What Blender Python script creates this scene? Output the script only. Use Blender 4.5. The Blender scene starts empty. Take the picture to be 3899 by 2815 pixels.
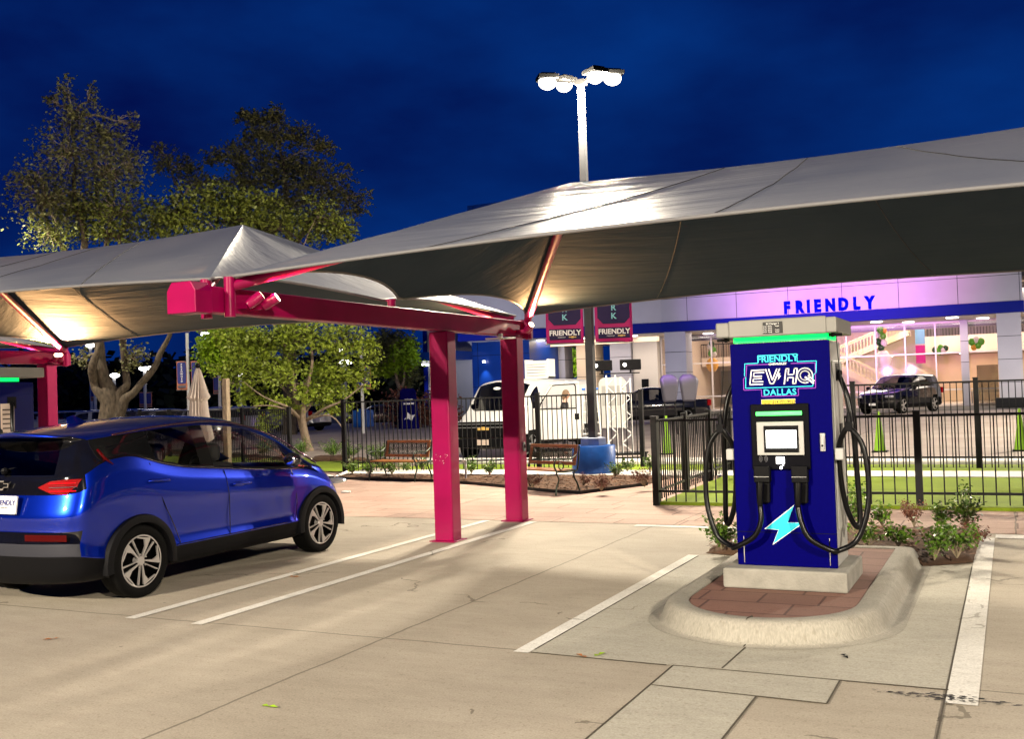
import bpy, bmesh, math, random
from mathutils import Vector, Matrix, noise
R = math.radians
PI = math.pi
rnd = random.Random(7)
scene = bpy.context.scene
COL = scene.collection

# ------------------------------------------------------------------ camera
F, YAW, PITCH, ROLL, CH = 3923.03867, -0.45056863, 0.02279649, -0.03304171, 1.73106991
SW, SH = 3899.0, 2815.0
fw = Vector((math.sin(YAW)*math.cos(PITCH), math.cos(YAW)*math.cos(PITCH), math.sin(PITCH)))
r0 = Vector((math.cos(YAW), -math.sin(YAW), 0)); u0 = r0.cross(fw)
rt = r0*math.cos(ROLL)+u0*math.sin(ROLL); up = u0*math.cos(ROLL)-r0*math.sin(ROLL)
cd = bpy.data.cameras.new('camera'); cam = bpy.data.objects.new('camera', cd); COL.objects.link(cam)
cd.sensor_width = 36.0; cd.lens = 36.0*F/SW; cd.clip_end = 2000; cd.clip_start = .05
M = Matrix((rt, up, -fw)).transposed().to_4x4(); M.translation = (0, 0, CH)
cam.matrix_world = M
scene.camera = cam
K = 1.7199
def at(dx, dy, Y):
    """world point seen at a spot of the photograph, at world distance Y"""
    d = fw+rt*((dx*K-SW/2)/F)-up*((dy*K-SH/2)/F)
    return Vector((0, 0, CH))+d*(Y/d.y)

# ------------------------------------------------------------------ materials
MATS = {}
def mat(name, col=(.5,.5,.5), rough=.5, metal=0, emit=0, ecol=None, coat=0, spec=.5, trans=0, alpha=1, ior=1.45,
        noise_s=0, noise_a=0, bump=0, bump_s=40, vary=None, stretch=None):
    m = bpy.data.materials.new(name); m.use_nodes = True; MATS[name] = m
    nt = m.node_tree; n = nt.nodes; L = nt.links; b = n['Principled BSDF']
    b.inputs['Base Color'].default_value = (*col, 1)
    b.inputs['Roughness'].default_value = rough; b.inputs['Metallic'].default_value = metal
    b.inputs['Coat Weight'].default_value = coat; b.inputs['Specular IOR Level'].default_value = spec
    b.inputs['Transmission Weight'].default_value = trans; b.inputs['Alpha'].default_value = alpha
    b.inputs['IOR'].default_value = ior
    if emit:
        b.inputs['Emission Color'].default_value = (*(ecol or col), 1); b.inputs['Emission Strength'].default_value = emit
    tc = n.new('ShaderNodeTexCoord'); src = tc.outputs['Object']
    if stretch:
        mp = n.new('ShaderNodeMapping'); mp.inputs['Scale'].default_value = stretch; L.new(src, mp.inputs[0]); src = mp.outputs[0]
    if noise_s:
        t = n.new('ShaderNodeTexNoise'); t.inputs['Scale'].default_value = noise_s; t.inputs['Detail'].default_value = 6
        L.new(src, t.inputs['Vector'])
        r = n.new('ShaderNodeValToRGB'); r.color_ramp.elements[0].position = .32; r.color_ramp.elements[1].position = .7
        v = vary or tuple(min(1, c*(1+noise_a)) for c in col)
        lo = tuple(c*(1-noise_a) for c in col)
        r.color_ramp.elements[0].color = (*lo, 1); r.color_ramp.elements[1].color = (*v, 1)
        L.new(t.outputs['Fac'], r.inputs[0]); L.new(r.outputs[0], b.inputs['Base Color'])
    if bump:
        t = n.new('ShaderNodeTexNoise'); t.inputs['Scale'].default_value = bump_s; t.inputs['Detail'].default_value = 5
        L.new(src, t.inputs['Vector'])
        bp = n.new('ShaderNodeBump'); bp.inputs['Strength'].default_value = bump; bp.inputs['Distance'].default_value = .02
        L.new(t.outputs['Fac'], bp.inputs['Height']); L.new(bp.outputs[0], b.inputs['Normal'])
    return m

mat('pink_paint', (.27,.001,.060), .32, spec=.3, coat=.25, noise_s=3, noise_a=.12)
mat('white_paint', (.72,.72,.70), .35, coat=.2)
mat('van_white', (.56,.56,.55), .3, coat=.3)
mat('black_metal', (.004,.004,.005), .5, spec=.3)
mat('black_plastic', (.003,.003,.004), .5, spec=.12, bump=.05, bump_s=300)
mat('dark_grey_plastic', (.028,.029,.038), .55, spec=.2, bump=.1, bump_s=400)
mat('cladding', (.004,.004,.005), .6, spec=.12, bump=.1, bump_s=500)
mat('gloss_black', (.004,.004,.005), .06, coat=.6)
mat('rubber', (.0025,.0025,.0025), .75, spec=.1, bump=.15, bump_s=80)
mat('alloy', (.40,.38,.37), .3, metal=.3)
mat('alloy_dark', (.001,.001,.001), .5, spec=.05)
mat('chrome', (.8,.8,.82), .1, metal=1)
mat('steel', (.45,.45,.47), .35, metal=.8)
mat('galvanised', (.20,.205,.215), .5, metal=.35, noise_s=4, noise_a=.15)
mat('car_blue', (.0,.022,.44), .30, metal=.85, coat=1, noise_s=900, noise_a=.12)
mat('charger_blue', (.0004,.0,.085), .5, spec=.03, noise_s=40, noise_a=.06)
mat('charger_blue_light', (.001,.003,.07), .5, spec=.2)
mat('cyan_sticker', (.01,.62,.82), .45)
mat('purple_sticker', (.22,.01,.42), .45)
mat('white_sticker', (.85,.85,.85), .45)
mat('yellow_sticker', (.8,.62,.03), .5)
mat('black_sticker', (.005,.005,.006), .5)
mat('green_glow', (.0,.08,.01), .5, emit=1.3, ecol=(.0,1,.12))
mat('green_bar', (.02,.3,.05), .4, emit=2.2, ecol=(.10,1,.14))
mat('screen_glow', (.9,.95,.95), .3, emit=1.5, ecol=(.9,.97,1))
mat('screen_detail', (.3,.6,.75), .3, emit=.5, ecol=(.35,.6,.7))
mat('small_white_glow', (1,1,1), .3, emit=4, ecol=(1,.97,.9))
mat('lamp_glow', (0,0,0), .6, spec=0, emit=5, ecol=(1,.93,.80))
mat('lamp_housing', (.004,.004,.004), .7, spec=.05)
mat('far_lamp_glow', (1,1,1), .3, emit=5, ecol=(1,.97,.92))
mat('flood_glow', (1,.9,.7), .3, emit=9, ecol=(1,.80,.48))
mat('ceiling_glow', (1,1,1), .3, emit=5, ecol=(1,.97,.9))
mat('brown_wood', (.34,.13,.035), .42, noise_s=3, noise_a=.35, bump=.25, bump_s=30, stretch=(1,12,12), coat=.3)
mat('bench_iron', (.03,.045,.03), .4, metal=.3)
mat('drum_blue', (.012,.085,.36), .42, noise_s=5, noise_a=.2, bump=.15, bump_s=25)
mat('drum_cap', (.33,.36,.45), .7, noise_s=8, noise_a=.15)
mat('banner_navy', (.012,.003,.055), .7)
mat('banner_pink', (.55,.012,.18), .6)
mat('banner_cyan', (.22,.55,.62), .6)
mat('banner_orange', (.60,.22,.12), .6)
mat('banner_blue', (.03,.045,.28), .6)
mat('gold', (.6,.38,.1), .4)
mat('tan_stripe', (.5,.4,.25), .6)
mat('red_lamp', (.22,.0005,.003), .12, spec=.12, coat=.12)
mat('dark_red_lamp', (.05,.0005,.001), .2, spec=.1, coat=.1)
mat('red_glow', (.5,.004,.01), .15, emit=.10, ecol=(1,.01,.02))
mat('lens_clear', (.7,.7,.75), .08, metal=.6)
mat('bark', (.085,.066,.045), .85, noise_s=14, noise_a=.5, bump=.9, bump_s=22, stretch=(1,1,.35))
mat('bark_light', (.30,.23,.16), .8, noise_s=20, noise_a=.3, bump=.5, bump_s=30, stretch=(1,1,.4))
mat('twig', (.28,.23,.15), .8)
mat('leaf_bright', (.27,.35,.035), .5, noise_s=3, noise_a=.4)
mat('leaf_mid', (.15,.18,.025), .5, noise_s=2, noise_a=.5)
mat('leaf_dark', (.12,.125,.04), .55, noise_s=1.5, noise_a=.5)
mat('leaf_vivid', (.26,.42,.015), .5, noise_s=2, noise_a=.4)
mat('leaf_shrub', (.09,.18,.015), .4, noise_s=9, noise_a=.55)
mat('leaf_rust', (.17,.06,.035), .6, noise_s=9, noise_a=.4)
mat('silver_cloth', (.13,.125,.16), .45, metal=.2)
mat('umbrella_cloth', (.46,.40,.36), .8, noise_s=5, noise_a=.1)
mat('facade_panel', (.34,.33,.37), .55, noise_s=.6, noise_a=.06)
mat('facade_blue', (.002,.008,.17), .6, spec=.1)
mat('tower_blue', (.003,.03,.20), .3, noise_s=.5, noise_a=.15)
mat('letter_blue', (.0,.0,.12), .9, spec=0, emit=.75, ecol=(.003,.005,1))
mat('soffit', (.55,.50,.44), .7)
mat('cream_wall', (.58,.46,.33), .7)
mat('interior_wall', (.66,.56,.46), .8)
mat('interior_grey', (.3,.3,.27), .7)
mat('interior_floor', (.5,.46,.42), .25)
mat('rail_cream', (.65,.55,.35), .5)
mat('mullion', (.55,.48,.45), .4)
mat('orange_soft', (.8,.4,.05), .4)
mat('balloon_green', (.12,.42,.03), .3)
mat('balloon_dark', (.03,.09,.02), .3)
mat('balloon_white', (.85,.8,.7), .3)
mat('safety_lime', (.16,.33,.008), .6)
mat('skin', (.55,.30,.22), .5)
mat('hair', (.16,.10,.06), .6)
mat('shirt_black', (.015,.015,.018), .7)
mat('trousers', (.05,.05,.07), .8)
mat('silver_paint', (.32,.33,.35), .25, metal=.4, coat=.6)
mat('brown_paint', (.07,.045,.04), .25, metal=.3, coat=.6)
mat('black_paint', (.006,.006,.008), .12, coat=1)
mat('seat_cloth', (.02,.02,.022), .85)
mat('orange_lamp', (.7,.2,.02), .3)
mat('block_concrete', (.25,.24,.21), .85, noise_s=6, noise_a=.18, bump=.25, bump_s=60)
mat('barrel_blue', (.02,.14,.55), .4)
mat('night_tree', (.006,.010,.006), .8)
mat('night_wall', (.03,.03,.035), .8)
mat('label_tan', (.62,.50,.42), .6)
mat('cabinet_white', (.36,.36,.35), .4, noise_s=8, noise_a=.05)
mat('pipe_white', (.8,.8,.8), .5)
mat('car_trim', (.05,.012,.03), .15, metal=.6, coat=1)
mat('joint_dark', (.06,.05,.035), .9)
mat('mulch_chip', (.16,.085,.05), .9, noise_s=20, noise_a=.5)
mat('hem', (.16,.16,.17), .6)
mat('gloss_console', (.001,.001,.003), .4, spec=.08)
mat('seam_thread', (.045,.045,.05), .8)
mat('cap_grey', (.20,.197,.185), .45, noise_s=5, noise_a=.06)
mat('pole_grey', (.035,.036,.042), .6, noise_s=6, noise_a=.15)
mat('hose_black', (.002,.002,.0025), .3, spec=.3, bump=.06, bump_s=150)

def glass_mat(name, tint, tr, rough=.02):
    m = bpy.data.materials.new(name); m.use_nodes = True; MATS[name] = m
    nt = m.node_tree; n = nt.nodes; L = nt.links; n.clear()
    o = n.new('ShaderNodeOutputMaterial'); mx = n.new('ShaderNodeMixShader'); lw = n.new('ShaderNodeLayerWeight'); lw.inputs[0].default_value = .5
    pw = n.new('ShaderNodeMath'); pw.operation = 'POWER'; pw.inputs[1].default_value = 4; L.new(lw.outputs['Facing'], pw.inputs[0])
    fr = n.new('ShaderNodeMath'); fr.operation = 'MULTIPLY_ADD'; fr.inputs[1].default_value = .8; fr.inputs[2].default_value = .035; L.new(pw.outputs[0], fr.inputs[0])
    t = n.new('ShaderNodeBsdfTransparent'); t.inputs[0].default_value = (*[c*tr for c in tint], 1)
    g = n.new('ShaderNodeBsdfGlossy'); g.inputs['Roughness'].default_value = rough
    L.new(fr.outputs[0], mx.inputs[0]); L.new(t.outputs[0], mx.inputs[1]); L.new(g.outputs[0], mx.inputs[2]); L.new(mx.outputs[0], o.inputs[0])
    return m
glass_mat('tinted_glass', (1,1,1.02), .42)
glass_mat('light_glass', (1,1,.98), .55)
glass_mat('clear_glass', (1,1,.99), .86)
glass_mat('shop_glass', (1,.98,.98), .88)
glass_mat('rear_glass', (.6,.7,1), .05)

# woven shade cloth: pale outside, underside shade put into its colour, runs into pleats
def fabric_mat():
    m = bpy.data.materials.new('shade_cloth'); m.use_nodes = True; MATS['shade_cloth'] = m
    nt = m.node_tree; n = nt.nodes; L = nt.links; b = n['Principled BSDF']; out = n['Material Output']
    b.inputs['Roughness'].default_value = .36; b.inputs['Specular IOR Level'].default_value = .6
    tc = n.new('ShaderNodeTexCoord')
    t = n.new('ShaderNodeTexNoise'); t.inputs['Scale'].default_value = .9; t.inputs['Detail'].default_value = 4
    L.new(tc.outputs['Object'], t.inputs['Vector'])
    def rp(a, c):
        r = n.new('ShaderNodeValToRGB'); r.color_ramp.elements[0].color = (*a,1); r.color_ramp.elements[1].color = (*c,1)
        r.color_ramp.elements[0].position = .3; r.color_ramp.elements[1].position = .7; L.new(t.outputs['Fac'], r.inputs[0]); return r.outputs[0]
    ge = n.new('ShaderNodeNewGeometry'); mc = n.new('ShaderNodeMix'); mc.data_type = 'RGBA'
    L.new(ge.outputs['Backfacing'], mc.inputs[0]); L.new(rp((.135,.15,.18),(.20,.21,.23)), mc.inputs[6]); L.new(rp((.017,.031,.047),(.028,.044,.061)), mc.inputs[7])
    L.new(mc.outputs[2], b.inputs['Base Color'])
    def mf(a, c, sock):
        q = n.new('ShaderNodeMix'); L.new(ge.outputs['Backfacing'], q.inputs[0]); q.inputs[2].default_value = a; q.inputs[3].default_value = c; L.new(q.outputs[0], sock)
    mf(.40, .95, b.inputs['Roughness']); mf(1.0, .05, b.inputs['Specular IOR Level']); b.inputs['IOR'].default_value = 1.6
    tr = n.new('ShaderNodeBsdfTranslucent'); tr.inputs[0].default_value = (.3,.3,.3,1)
    mx = n.new('ShaderNodeMixShader'); mx.inputs[0].default_value = .02
    L.new(b.outputs[0], mx.inputs[1]); L.new(tr.outputs[0], mx.inputs[2]); L.new(mx.outputs[0], out.inputs[0])
    mp = n.new('ShaderNodeMapping'); mp.inputs['Scale'].default_value = (.35,3.2,3.2); L.new(tc.outputs['Object'], mp.inputs[0])
    t2 = n.new('ShaderNodeTexNoise'); t2.inputs['Scale'].default_value = 2.2; t2.inputs['Detail'].default_value = 3
    L.new(mp.outputs[0], t2.inputs['Vector'])
    t3 = n.new('ShaderNodeTexNoise'); t3.inputs['Scale'].default_value = 260; L.new(tc.outputs['Object'], t3.inputs['Vector'])
    bp = n.new('ShaderNodeBump'); bp.inputs['Strength'].default_value = .32; bp.inputs['Distance'].default_value = .05
    L.new(t2.outputs['Fac'], bp.inputs['Height'])
    b2 = n.new('ShaderNodeBump'); b2.inputs['Strength'].default_value = .12; b2.inputs['Distance'].default_value = .003
    L.new(t3.outputs['Fac'], b2.inputs['Height']); L.new(bp.outputs[0], b2.inputs['Normal'])
    L.new(b2.outputs[0], b.inputs['Normal'])
fabric_mat()

# ground: joint lines, stains, cracks; everything in world metres
def ground_mat(name, cols, joints_x=(), joints_y=(), jw=.012, brick=None, rough=.8, crack=.0, bump=.25, spots=True, stain=.25, emboss=.5, squash=0):
    m = bpy.data.materials.new(name); m.use_nodes = True; MATS[name] = m
    nt = m.node_tree; n = nt.nodes; L = nt.links; b = n['Principled BSDF']; b.inputs['Roughness'].default_value = rough
    tc = n.new('ShaderNodeTexCoord'); P = tc.outputs['Object']
    P0_ = P
    if squash:
        ms = n.new('ShaderNodeMapping'); ms.inputs['Scale'].default_value = (1,1,squash); L.new(P, ms.inputs[0]); P = ms.outputs[0]
    def tex(s, d=6, vec=P, rgh=.55):
        t = n.new('ShaderNodeTexNoise'); t.inputs['Scale'].default_value = s; t.inputs['Detail'].default_value = d
        t.inputs['Roughness'].default_value = rgh; L.new(vec, t.inputs['Vector']); return t.outputs['Fac']
    def ramp(f, a, c, ca=(0,0,0,1), cc=(1,1,1,1)):
        r = n.new('ShaderNodeValToRGB'); r.color_ramp.elements[0].position = a; r.color_ramp.elements[1].position = c
        r.color_ramp.elements[0].color = ca; r.color_ramp.elements[1].color = cc; L.new(f, r.inputs[0]); return r.outputs[0]
    def mth(op, x, y=None):
        q = n.new('ShaderNodeMath'); q.operation = op
        for i, v in enumerate((x, y)):
            if v is None: continue
            if isinstance(v, (int, float)): q.inputs[i].default_value = v
            else: L.new(v, q.inputs[i])
        return q.outputs[0]
    def mixc(f, a, c, mode='MIX'):
        q = n.new('ShaderNodeMix'); q.data_type = 'RGBA'; q.blend_type = mode
        for sock, v in ((q.inputs[0], f), (q.inputs[6], a), (q.inputs[7], c)):
            if isinstance(v, (int, float)): sock.default_value = v
            elif isinstance(v, tuple): sock.default_value = v
            else: L.new(v, sock)
        return q.outputs[2]
    mps = n.new('ShaderNodeMapping'); mps.inputs['Scale'].default_value = (.7, 2.4, 1); L.new(P, mps.inputs[0])
    base = ramp(tex(.55, 8), .3, .7, (*cols[0],1), (*cols[1],1))
    streak = ramp(tex(3.2, 7, mps.outputs[0], .7), .3, .75, (.72,.70,.68,1), (1.12,1.12,1.12,1))
    c = mixc(.5, base, streak, 'MULTIPLY')
    fine = ramp(tex(85, 3), .3, .75, (.74,.74,.74,1), (1.16,1.16,1.16,1))
    c = mixc(.8, c, fine, 'MULTIPLY')
    spk = ramp(tex(30, 2), .60, .66, (1,1,1,1), (.70,.67,.62,1)); c = mixc(.5, c, spk, 'MULTIPLY')
    st = ramp(tex(.9, 10, rgh=.7), .56, .74, (0,0,0,1), (1,1,1,1))
    c = mixc(mth('MULTIPLY', st, stain), c, tuple(x*.45 for x in cols[0])+(1,))
    if spots:
        v = n.new('ShaderNodeTexVoronoi'); v.inputs['Scale'].default_value = 1.6; v.inputs['Randomness'].default_value = 1; L.new(P, v.inputs['Vector'])
        c = mixc(mth('MULTIPLY', mth('LESS_THAN', v.outputs['Distance'], .022), .6), c, (.05,.04,.03,1))
    sp = n.new('ShaderNodeSeparateXYZ'); L.new(P, sp.inputs[0])
    wob = mth('MULTIPLY', mth('SUBTRACT', tex(2.2, 5), .5), .05)
    J = None
    for ax, lst in ((0, joints_x), (1, joints_y)):
        for v0 in lst:
            d = mth('ABSOLUTE', mth('ADD', mth('SUBTRACT', sp.outputs[ax], v0), wob))
            q = mth('LESS_THAN', d, jw); J = q if J is None else mth('MAXIMUM', J, q)
    h = tex(60, 4)
    if crack:
        v = n.new('ShaderNodeTexVoronoi'); v.feature = 'DISTANCE_TO_EDGE'; v.inputs['Scale'].default_value = .55
        nn = n.new('ShaderNodeTexNoise'); nn.inputs['Scale'].default_value = 1.7; nn.inputs['Detail'].default_value = 8; L.new(P, nn.inputs['Vector'])
        vm = n.new('ShaderNodeMix'); vm.data_type = 'VECTOR'; vm.inputs[0].default_value = .45; L.new(P, vm.inputs[4]); L.new(nn.outputs['Color'], vm.inputs[5])
        L.new(vm.outputs[1], v.inputs['Vector'])
        ck = mth('MULTIPLY', mth('LESS_THAN', v.outputs['Distance'], .0035), mth('GREATER_THAN', tex(.8, 3), .56))
        c = mixc(mth('MULTIPLY', ck, crack), c, (.13,.11,.08,1))
    if brick:
        br = n.new('ShaderNodeTexBrick'); L.new(P, br.inputs['Vector'])
        br.inputs['Scale'].default_value = 1; br.inputs['Brick Width'].default_value = brick[0]; br.inputs['Row Height'].default_value = brick[1]
        br.inputs['Mortar Size'].default_value = brick[2]; br.inputs['Mortar Smooth'].default_value = .3
        br.inputs['Color1'].default_value = (1,1,1,1); br.inputs['Color2'].default_value = (.86,.84,.84,1); br.inputs['Mortar'].default_value = (.42,.38,.38,1)
        br.offset = .37; br.squash = .7; br.squash_frequency = 3
        c = mixc(1, c, br.outputs['Color'], 'MULTIPLY')
        h = mth('SUBTRACT', mth('MULTIPLY', h, .4), mth('MULTIPLY', br.outputs['Fac'], emboss))
    if J is not None:
        c = mixc(mth('MULTIPLY', J, .72), c, (.10,.085,.06,1)); h = mth('SUBTRACT', h, J)
    L.new(c, b.inputs['Base Color'])
    bp = n.new('ShaderNodeBump'); bp.inputs['Strength'].default_value = bump; bp.inputs['Distance'].default_value = .008
    L.new(h, bp.inputs['Height']); L.new(bp.outputs[0], b.inputs['Normal'])
    return m
CONC = ((.32,.28,.22), (.425,.38,.31))
ground_mat('concrete_lot', CONC, joints_x=(-4.12,-9.9,-15.7,-21.5), joints_y=(6.27,1.6,-3.2,-8,12.56), jw=.010, crack=.8, stain=.3)
ground_mat('concrete_patch', ((.36,.34,.285),(.44,.42,.355)), joints_x=(), jw=.008, spots=False, stain=.3, crack=.5)
ground_mat('stamped_paver', ((.40,.265,.21),(.50,.36,.29)), brick=(1.25,.52,.012), spots=False, stain=.2, joints_x=(-.02,-3.9,-7.9,-11.9), jw=.01)
ground_mat('island_paver', ((.19,.095,.07),(.25,.13,.10)), brick=(.62,.36,.011), spots=False, stain=.2, bump=.4)
ground_mat('kerb_concrete', ((.25,.235,.195),(.37,.35,.30)), spots=False, stain=.35, bump=.9, squash=.07)
ground_mat('road_concrete', ((.32,.265,.235),(.42,.36,.32)), joints_x=tuple(-4.5*i for i in range(-3,12)), joints_y=tuple(23.3+4.6*i for i in range(14)), jw=.02, stain=.15)
ground_mat('road_far', ((.045,.042,.04),(.075,.07,.065)), stain=.1)
ground_mat('stripe_white', ((.56,.54,.49),(.80,.79,.75)), spots=False, stain=.35, crack=.5)
ground_mat('walk_white', ((.62,.60,.56),(.74,.72,.68)), spots=False, stain=.1)
ground_mat('mulch_brown', ((.055,.028,.016),(.15,.085,.05)), spots=False, stain=.7, bump=1.0, rough=1)
ground_mat('turf_green', ((.14,.21,.002),(.22,.31,.006)), spots=False, stain=.2, bump=1.0, rough=.9)

# ------------------------------------------------------------------ mesh helpers
class MB:
    def __init__(s): s.v = []; s.f = []; s.m = []; s.k = 0
    def add(s, vs, fs):
        o = len(s.v); s.v += [tuple(v) for v in vs]
        for f in fs: s.f.append([i+o for i in f]); s.m.append(s.k)
    def mi(s, k): s.k = k; return s
    def box(s, x0, x1, y0, y1, z0, z1):
        s.add([(x0,y0,z0),(x1,y0,z0),(x1,y1,z0),(x0,y1,z0),(x0,y0,z1),(x1,y0,z1),(x1,y1,z1),(x0,y1,z1)],
              [(0,3,2,1),(4,5,6,7),(0,1,5,4),(1,2,6,5),(2,3,7,6),(3,0,4,7)]); return s
    def beam(s, p, q, w, h, upv=(0,0,1)):
        p, q = Vector(p), Vector(q); d = (q-p).normalized(); a = d.cross(Vector(upv))
        if a.length < 1e-4: a = d.cross(Vector((1,0,0)))
        a.normalize(); b = a.cross(d); vs = []
        for c in (p, q):
            for i, j in ((-1,-1),(1,-1),(1,1),(-1,1)): vs.append(c+a*(i*w/2)+b*(j*h/2))
        s.add(vs, [(0,1,2,3),(7,6,5,4),(0,4,5,1),(1,5,6,2),(2,6,7,3),(3,7,4,0)]); return s
    def tube(s, pts, r, n=8, cap=True):
        pts = [Vector(p) for p in pts]; rs = r if isinstance(r, (list, tuple)) else [r]*len(pts)
        a = None; vs = []
        for i, p in enumerate(pts):
            d = (pts[min(i+1,len(pts)-1)]-pts[max(i-1,0)]).normalized()
            if a is None:
                a = d.cross(Vector((0,0,1)));
                if a.length < .05: a = d.cross(Vector((1,0,0)))
            a = (a-d*a.dot(d)).normalized(); b = d.cross(a)
            for k in range(n):
                t = 2*PI*k/n; vs.append(p+a*(math.cos(t)*rs[i])+b*(math.sin(t)*rs[i]))
        fs = []
        for i in range(len(pts)-1):
            for k in range(n):
                k2 = (k+1)%n; fs.append((i*n+k, i*n+k2, (i+1)*n+k2, (i+1)*n+k))
        if cap:
            fs.append(tuple(range(n))[::-1]); fs.append(tuple(len(vs)-n+k for k in range(n)))
        s.add(vs, fs); return s
    def lathe(s, prof, c=(0,0,0), n=20, axis='z'):
        vs = []
        for r, z in prof:
            for k in range(n):
                t = 2*PI*k/n; x, y = math.cos(t)*r, math.sin(t)*r
                p = (x,y,z) if axis == 'z' else ((z,x,y) if axis == 'x' else (x,z,y))
                vs.append((p[0]+c[0], p[1]+c[1], p[2]+c[2]))
        fs = []
        for i in range(len(prof)-1):
            for k in range(n):
                k2 = (k+1)%n; f = (i*n+k, i*n+k2, (i+1)*n+k2, (i+1)*n+k)
                fs.append(f if axis != 'y' else f[::-1])
        fs.append(tuple(range(n))[::-1]); fs.append(tuple(len(vs)-n+k for k in range(n)))
        s.add(vs, fs); return s
    def prism(s, poly, fn, d0, d1):
        """extrude a 2-D outline; fn(a,b,d) -> point"""
        n = len(poly); vs = [fn(a,b,d0) for a,b in poly]+[fn(a,b,d1) for a,b in poly]
        s.add(vs, [tuple(range(n))[::-1], tuple(range(n,2*n))]+[(i,(i+1)%n,n+(i+1)%n,n+i) for i in range(n)]); return s
    def quad(s, a, b, c, d): s.add([a,b,c,d], [(0,1,2,3)]); return s
    def ball(s, c, r, n=10, sq=(1,1,1)):
        vs = [(c[0],c[1],c[2]-r*sq[2])]; m = n//2
        for i in range(1, m):
            t = PI*i/m
            for k in range(n):
                a = 2*PI*k/n; vs.append((c[0]+r*sq[0]*math.sin(t)*math.cos(a), c[1]+r*sq[1]*math.sin(t)*math.sin(a), c[2]-r*sq[2]*math.cos(t)))
        vs.append((c[0],c[1],c[2]+r*sq[2])); fs = []
        for k in range(n): fs.append((0, 1+(k+1)%n, 1+k)); fs.append((len(vs)-1, len(vs)-1-n+k, len(vs)-1-n+(k+1)%n))
        for i in range(m-2):
            for k in range(n): fs.append((1+i*n+k, 1+i*n+(k+1)%n, 1+(i+1)*n+(k+1)%n, 1+(i+1)*n+k))
        s.add(vs, fs); return s
    def build(s, name, mats, parent=None, bevel=0, smooth=None, off=None, sub=0, solid=0, rot=None, loc=None):
        me = bpy.data.meshes.new(name)
        vs = s.v if off is None else [(v[0]-off[0], v[1]-off[1], v[2]-off[2]) for v in s.v]
        me.from_pydata(vs, [], s.f); me.update()
        if isinstance(mats, str): mats = [mats]
        for m in mats: me.materials.append(MATS[m])
        if len(mats) > 1: me.polygons.foreach_set('material_index', s.m)
        if smooth is not None:
            me.polygons.foreach_set('use_smooth', [True]*len(me.polygons))
            if smooth < 180: me.set_sharp_from_angle(angle=R(smooth))
        o = bpy.data.objects.new(name, me); COL.objects.link(o)
        if parent: o.parent = parent
        if rot: o.rotation_euler = rot
        if loc is not None: o.location = loc
        if bevel:
            md = o.modifiers.new('b', 'BEVEL'); md.width = bevel; md.segments = 2; md.limit_method = 'ANGLE'; md.angle_limit = R(40)
        if sub:
            md = o.modifiers.new('s', 'SUBSURF'); md.levels = md.render_levels = sub
        return o
def tag(o, label=None, cat=None, group=None, kind=None):
    for k, v in (('label', label), ('category', cat), ('group', group), ('kind', kind)):
        if v: o[k] = v
    return o
def thing(name, label, cat, loc=(0,0,0), rz=0, group=None, scale=1):
    o = bpy.data.objects.new(name, None); COL.objects.link(o); o.location = loc; o.rotation_euler = (0,0,rz)
    o.scale = (scale,)*3; o.empty_display_size = .2
    return tag(o, label, cat, group)
def copy_tree(o, parent=None):
    c = o.copy(); COL.objects.link(c); c.parent = parent
    for ch in [x for x in scene.objects if x.parent == o]: copy_tree(ch, c)
    return c
def struct(name, mb, mats, **k): return tag(mb.build(name, mats, **k), kind='structure')
def text(s, size, m, parent, loc, rot=(PI/2,0,0), ext=.002, bold=0, sx=1, align='CENTER', shear=0, name='lettering', spacing=1):
    cu = bpy.data.curves.new(name, 'FONT'); cu.body = s; cu.size = size; cu.extrude = ext; cu.offset = bold; cu.align_x = align; cu.align_y = 'CENTER'
    cu.shear = shear; cu.space_character = spacing; cu.resolution_u = 3
    o = bpy.data.objects.new(name, cu); COL.objects.link(o)
    dg = bpy.context.evaluated_depsgraph_get(); me = bpy.data.meshes.new_from_object(o.evaluated_get(dg))
    bpy.data.objects.remove(o); bpy.data.curves.remove(cu)
    me.materials.clear(); me.materials.append(MATS[m])
    q = bpy.data.objects.new(name, me); COL.objects.link(q); q.parent = parent; q.location = loc; q.rotation_euler = rot; q.scale = (sx,1,1)
    return q
def arc(c, r, a0, a1, n): return [(c[0]+r*math.cos(R(a0+(a1-a0)*i/n)), c[1]+r*math.sin(R(a0+(a1-a0)*i/n))) for i in range(n+1)]
def spline(pts, n=8):
    pts = [Vector(p) for p in pts]; out = []
    for i in range(len(pts)-1):
        a, b, c, d = pts[max(i-1,0)], pts[i], pts[i+1], pts[min(i+2,len(pts)-1)]
        for k in range(n):
            t = k/n; out.append(.5*((2*b)+(c-a)*t+(2*a-5*b+4*c-d)*t*t+(3*b-a-3*c+d)*t**3))
    return out+[pts[-1]]
def lamp(kind, name, loc, W, col=(1,1,1), rad=.1, aim=None, spot=None, blend=.5, size=None, sy=None):
    l = bpy.data.lights.new(name, kind); l.energy = W; l.color = col
    if kind == 'AREA':
        l.size = size
        if sy: l.shape = 'RECTANGLE'; l.size_y = sy
    else: l.shadow_soft_size = rad
    if kind == 'SPOT': l.spot_size = R(spot); l.spot_blend = blend
    o = bpy.data.objects.new(name, l); COL.objects.link(o); o.location = loc
    if aim is not None: o.rotation_euler = (Vector(aim)-Vector(loc)).to_track_quat('-Z', 'Y').to_euler()
    return o
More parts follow.
